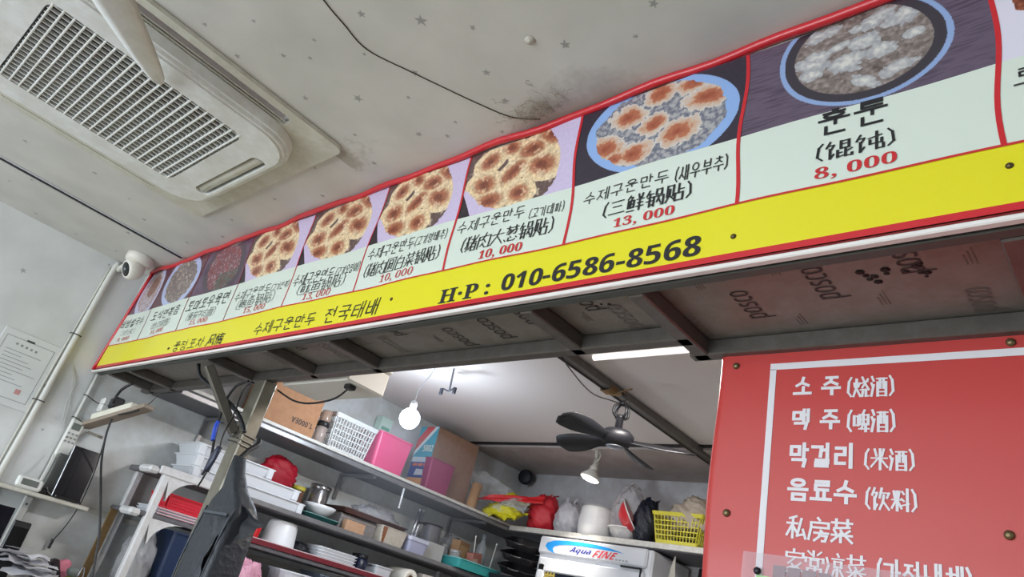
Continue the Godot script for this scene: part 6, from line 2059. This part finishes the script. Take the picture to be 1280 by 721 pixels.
	tub("frosted_container", "frosted white container beside the paper roll", "container", V(-3.20, Y, -2.55), 0.11, 0.10, 0.125, 0.115, 0.07, mat(rgb(212, 216, 222), 0.3, 0.0, {"alpha": 0.85}), 0.015, 0.005)
	c = thing("paper_roll", "thick white paper roll with brown core lying on the lower tier", "roll", V(-3.23, Y + 0.050, -2.735))
	st = nst(true)
	var rx := Transform3D(Basis(Vector3.BACK, -PI / 2), Vector3.ZERO)
	loft(st, moved([circ(0.018, -0.10), circ(0.049, -0.10), circ(0.050, -0.098), circ(0.050, 0.098), circ(0.049, 0.10), circ(0.020, 0.10), circ(0.020, -0.10)], rx))
	obj("paper", st, mat(rgb(228, 224, 214), 0.6), c)
	st = nst(true)
	loft(st, moved([circ(0.020, -0.10), circ(0.0205, 0.1005), circ(0.016, 0.1005), circ(0.016, -0.10)], rx))
	obj("core", st, mat(rgb(96, 62, 40), 0.7), c)
	c = carton("square_box", "small pale box with dark square window beyond the paper roll", V(-3.19, Y, -2.90), Vector3(0.05, 0.10, 0.10), mat(rgb(206, 202, 196), 0.5), 0.0, false)
	st = nst()
	box(st, Vector3(0.0256, 0.055, 0.005), Vector3(0.001, 0.05, 0.055))
	obj("window", st, mat(rgb(40, 38, 40), 0.3), c)
	c = carton("brown_carton", "small brown carton at the lower tier's far end", V(-3.20, Y, -3.02), Vector3(0.08, 0.10, 0.09), mat(rgb(164, 116, 78), 0.7, 0.0, {"grime": 4.0}))
	# bottom tier
	Y = -0.209
	tub("blue_bin", "dark navy blue bin under the lower tier", "bin", V(-3.26, Y, -1.50), 0.20, 0.17, 0.23, 0.20, 0.285, mat(rgb(30, 50, 84), 0.4), 0.015, 0.006)
	c = bag("clear_full_bag", "bulging clear plastic bag on the rack's bottom tier by the leg", V(-3.25, Y, -1.335), Vector3(0.08, 0.135, 0.055), mat(rgb(206, 208, 212), 0.1, 0.0, {"alpha": 0.42, "bump": 1.0, "bump_scale": 8.0}), 97, 0.4)
	st = nst(true)
	blob(st, Vector3(0, 0.07, 0), Vector3(0.055, 0.07, 0.04), 98, 0.3, 1.6)
	obj("contents", st, mat(rgb(186, 188, 186), 0.6), c)
	c = bag("pink_striped_bag", "crumpled pink and white plastic bag under the lower tier", V(-3.10, Y, -1.75), Vector3(0.085, 0.125, 0.10), mat(rgb(226, 164, 186), 0.3, 0.0, {"bump": 1.0, "bump_scale": 8.0}), 101, 0.5)
	for k in 6:
		st = nst(true)
		var t := TAU * k / 6.0
		cloth(st, [Vector3(cos(t) * 0.02, 0.235, sin(t) * 0.03), Vector3(cos(t + 0.6) * 0.05, 0.225, sin(t + 0.6) * 0.06), Vector3(cos(t + 0.5) * 0.095, 0.14, sin(t + 0.5) * 0.12), Vector3(cos(t) * 0.092, 0.12, sin(t) * 0.118)], 6, 6, 0.02, 0.14, 110 + k)
		obj("stripe_fold", st, mat(rgb(238, 226, 230) if k % 2 == 0 else rgb(196, 92, 132), 0.3), c)
	c = tub("clear_crate", "grey translucent crate behind the pink bag", "crate", V(-3.33, Y, -1.74), 0.15, 0.20, 0.17, 0.22, 0.25, mat(rgb(150, 150, 150), 0.25, 0.0, {"alpha": 0.7}), 0.012, 0.005)
	tub("white_basin", "white basin under the lower tier beside the pink bag", "basin", V(-3.17, Y, -2.03), 0.15, 0.15, 0.20, 0.20, 0.255, mat(rgb(216, 220, 228), 0.35), 0.08, 0.006)
	c = tub("slate_bin", "slate blue bin under the ribbed tray stack", "bin", V(-3.24, Y, -2.28), 0.18, 0.17, 0.20, 0.20, 0.28, mat(rgb(96, 106, 120), 0.4), 0.015, 0.006)

func tag_part(o: Node, label: String) -> void:
	o.set_meta("label", label)

# ------------------------------------------------------------------ scene
func lamp_area(called: String, at: Vector3, target: Vector3, size: Vector2, energy: float, c: Color) -> void:
	var l := AreaLight3D.new()
	l.name = called
	l.area_size = size
	l.light_energy = energy
	l.light_color = c
	l.area_range = 12.0
	l.shadow_enabled = true
	add_child(l)
	l.look_at_from_position(at, target, Vector3.UP if absf((target - at).normalized().y) < 0.95 else Vector3.RIGHT)

func _ready() -> void:
	# camera
	var cam := Camera3D.new()
	cam.name = "camera"
	cam.fov = 45.0
	cam.position = Vector3(0, EYE, 0)
	cam.rotation = Vector3(deg_to_rad(26.1136), deg_to_rad(47.1124), deg_to_rad(14.9891))
	cam.near = 0.02
	add_child(cam)
	cam.current = true
	# daylight outside the shop front
	var env := Environment.new()
	env.background_mode = Environment.BG_SKY
	var sky := Sky.new()
	var sm := ProceduralSkyMaterial.new()
	sm.sky_top_color = Color(0.62, 0.72, 0.85)
	sm.sky_horizon_color = Color(0.88, 0.91, 0.95)
	sm.ground_horizon_color = Color(0.60, 0.60, 0.60)
	sm.ground_bottom_color = Color(0.45, 0.45, 0.45)
	sm.energy_multiplier = 2.0
	sky.sky_material = sm
	env.sky = sky
	env.tonemap_mode = Environment.TONE_MAPPER_LINEAR
	env.tonemap_exposure = 1.0
	env.sdfgi_enabled = true
	env.ssao_enabled = true
	env.ssil_enabled = true
	var we := WorldEnvironment.new()
	we.name = "environment"
	we.environment = env
	add_child(we)
	lamp_area("daylight", Vector3(-1.75, 1.40, 2.66), Vector3(-1.75, 1.55, -1.0), Vector2(3.2, 1.95), 12.2, Color(0.93, 0.97, 1.0))
	env.volumetric_fog_enabled = true
	env.volumetric_fog_density = 0.0
	make_textures()
	build_room()
	build_banner()
	build_soffit()
	build_board()
	build_aircon()
	build_fixings()
	build_post_things()
	build_overhead()
	build_shelves()
	build_upper_items()
	build_back_items()
	build_rack_items()
	# steam between bulb and shelves, its haze also standing in for the bulb glare
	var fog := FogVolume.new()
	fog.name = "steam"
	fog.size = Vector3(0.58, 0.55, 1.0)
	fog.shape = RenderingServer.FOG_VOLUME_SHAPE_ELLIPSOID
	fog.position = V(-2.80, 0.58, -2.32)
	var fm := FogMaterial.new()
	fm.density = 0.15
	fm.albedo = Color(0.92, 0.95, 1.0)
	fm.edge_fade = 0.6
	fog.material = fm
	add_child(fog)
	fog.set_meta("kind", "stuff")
	tag(fog, "thin pale steam doubling as bulb glare before the shelves under the globe bulb", "steam")
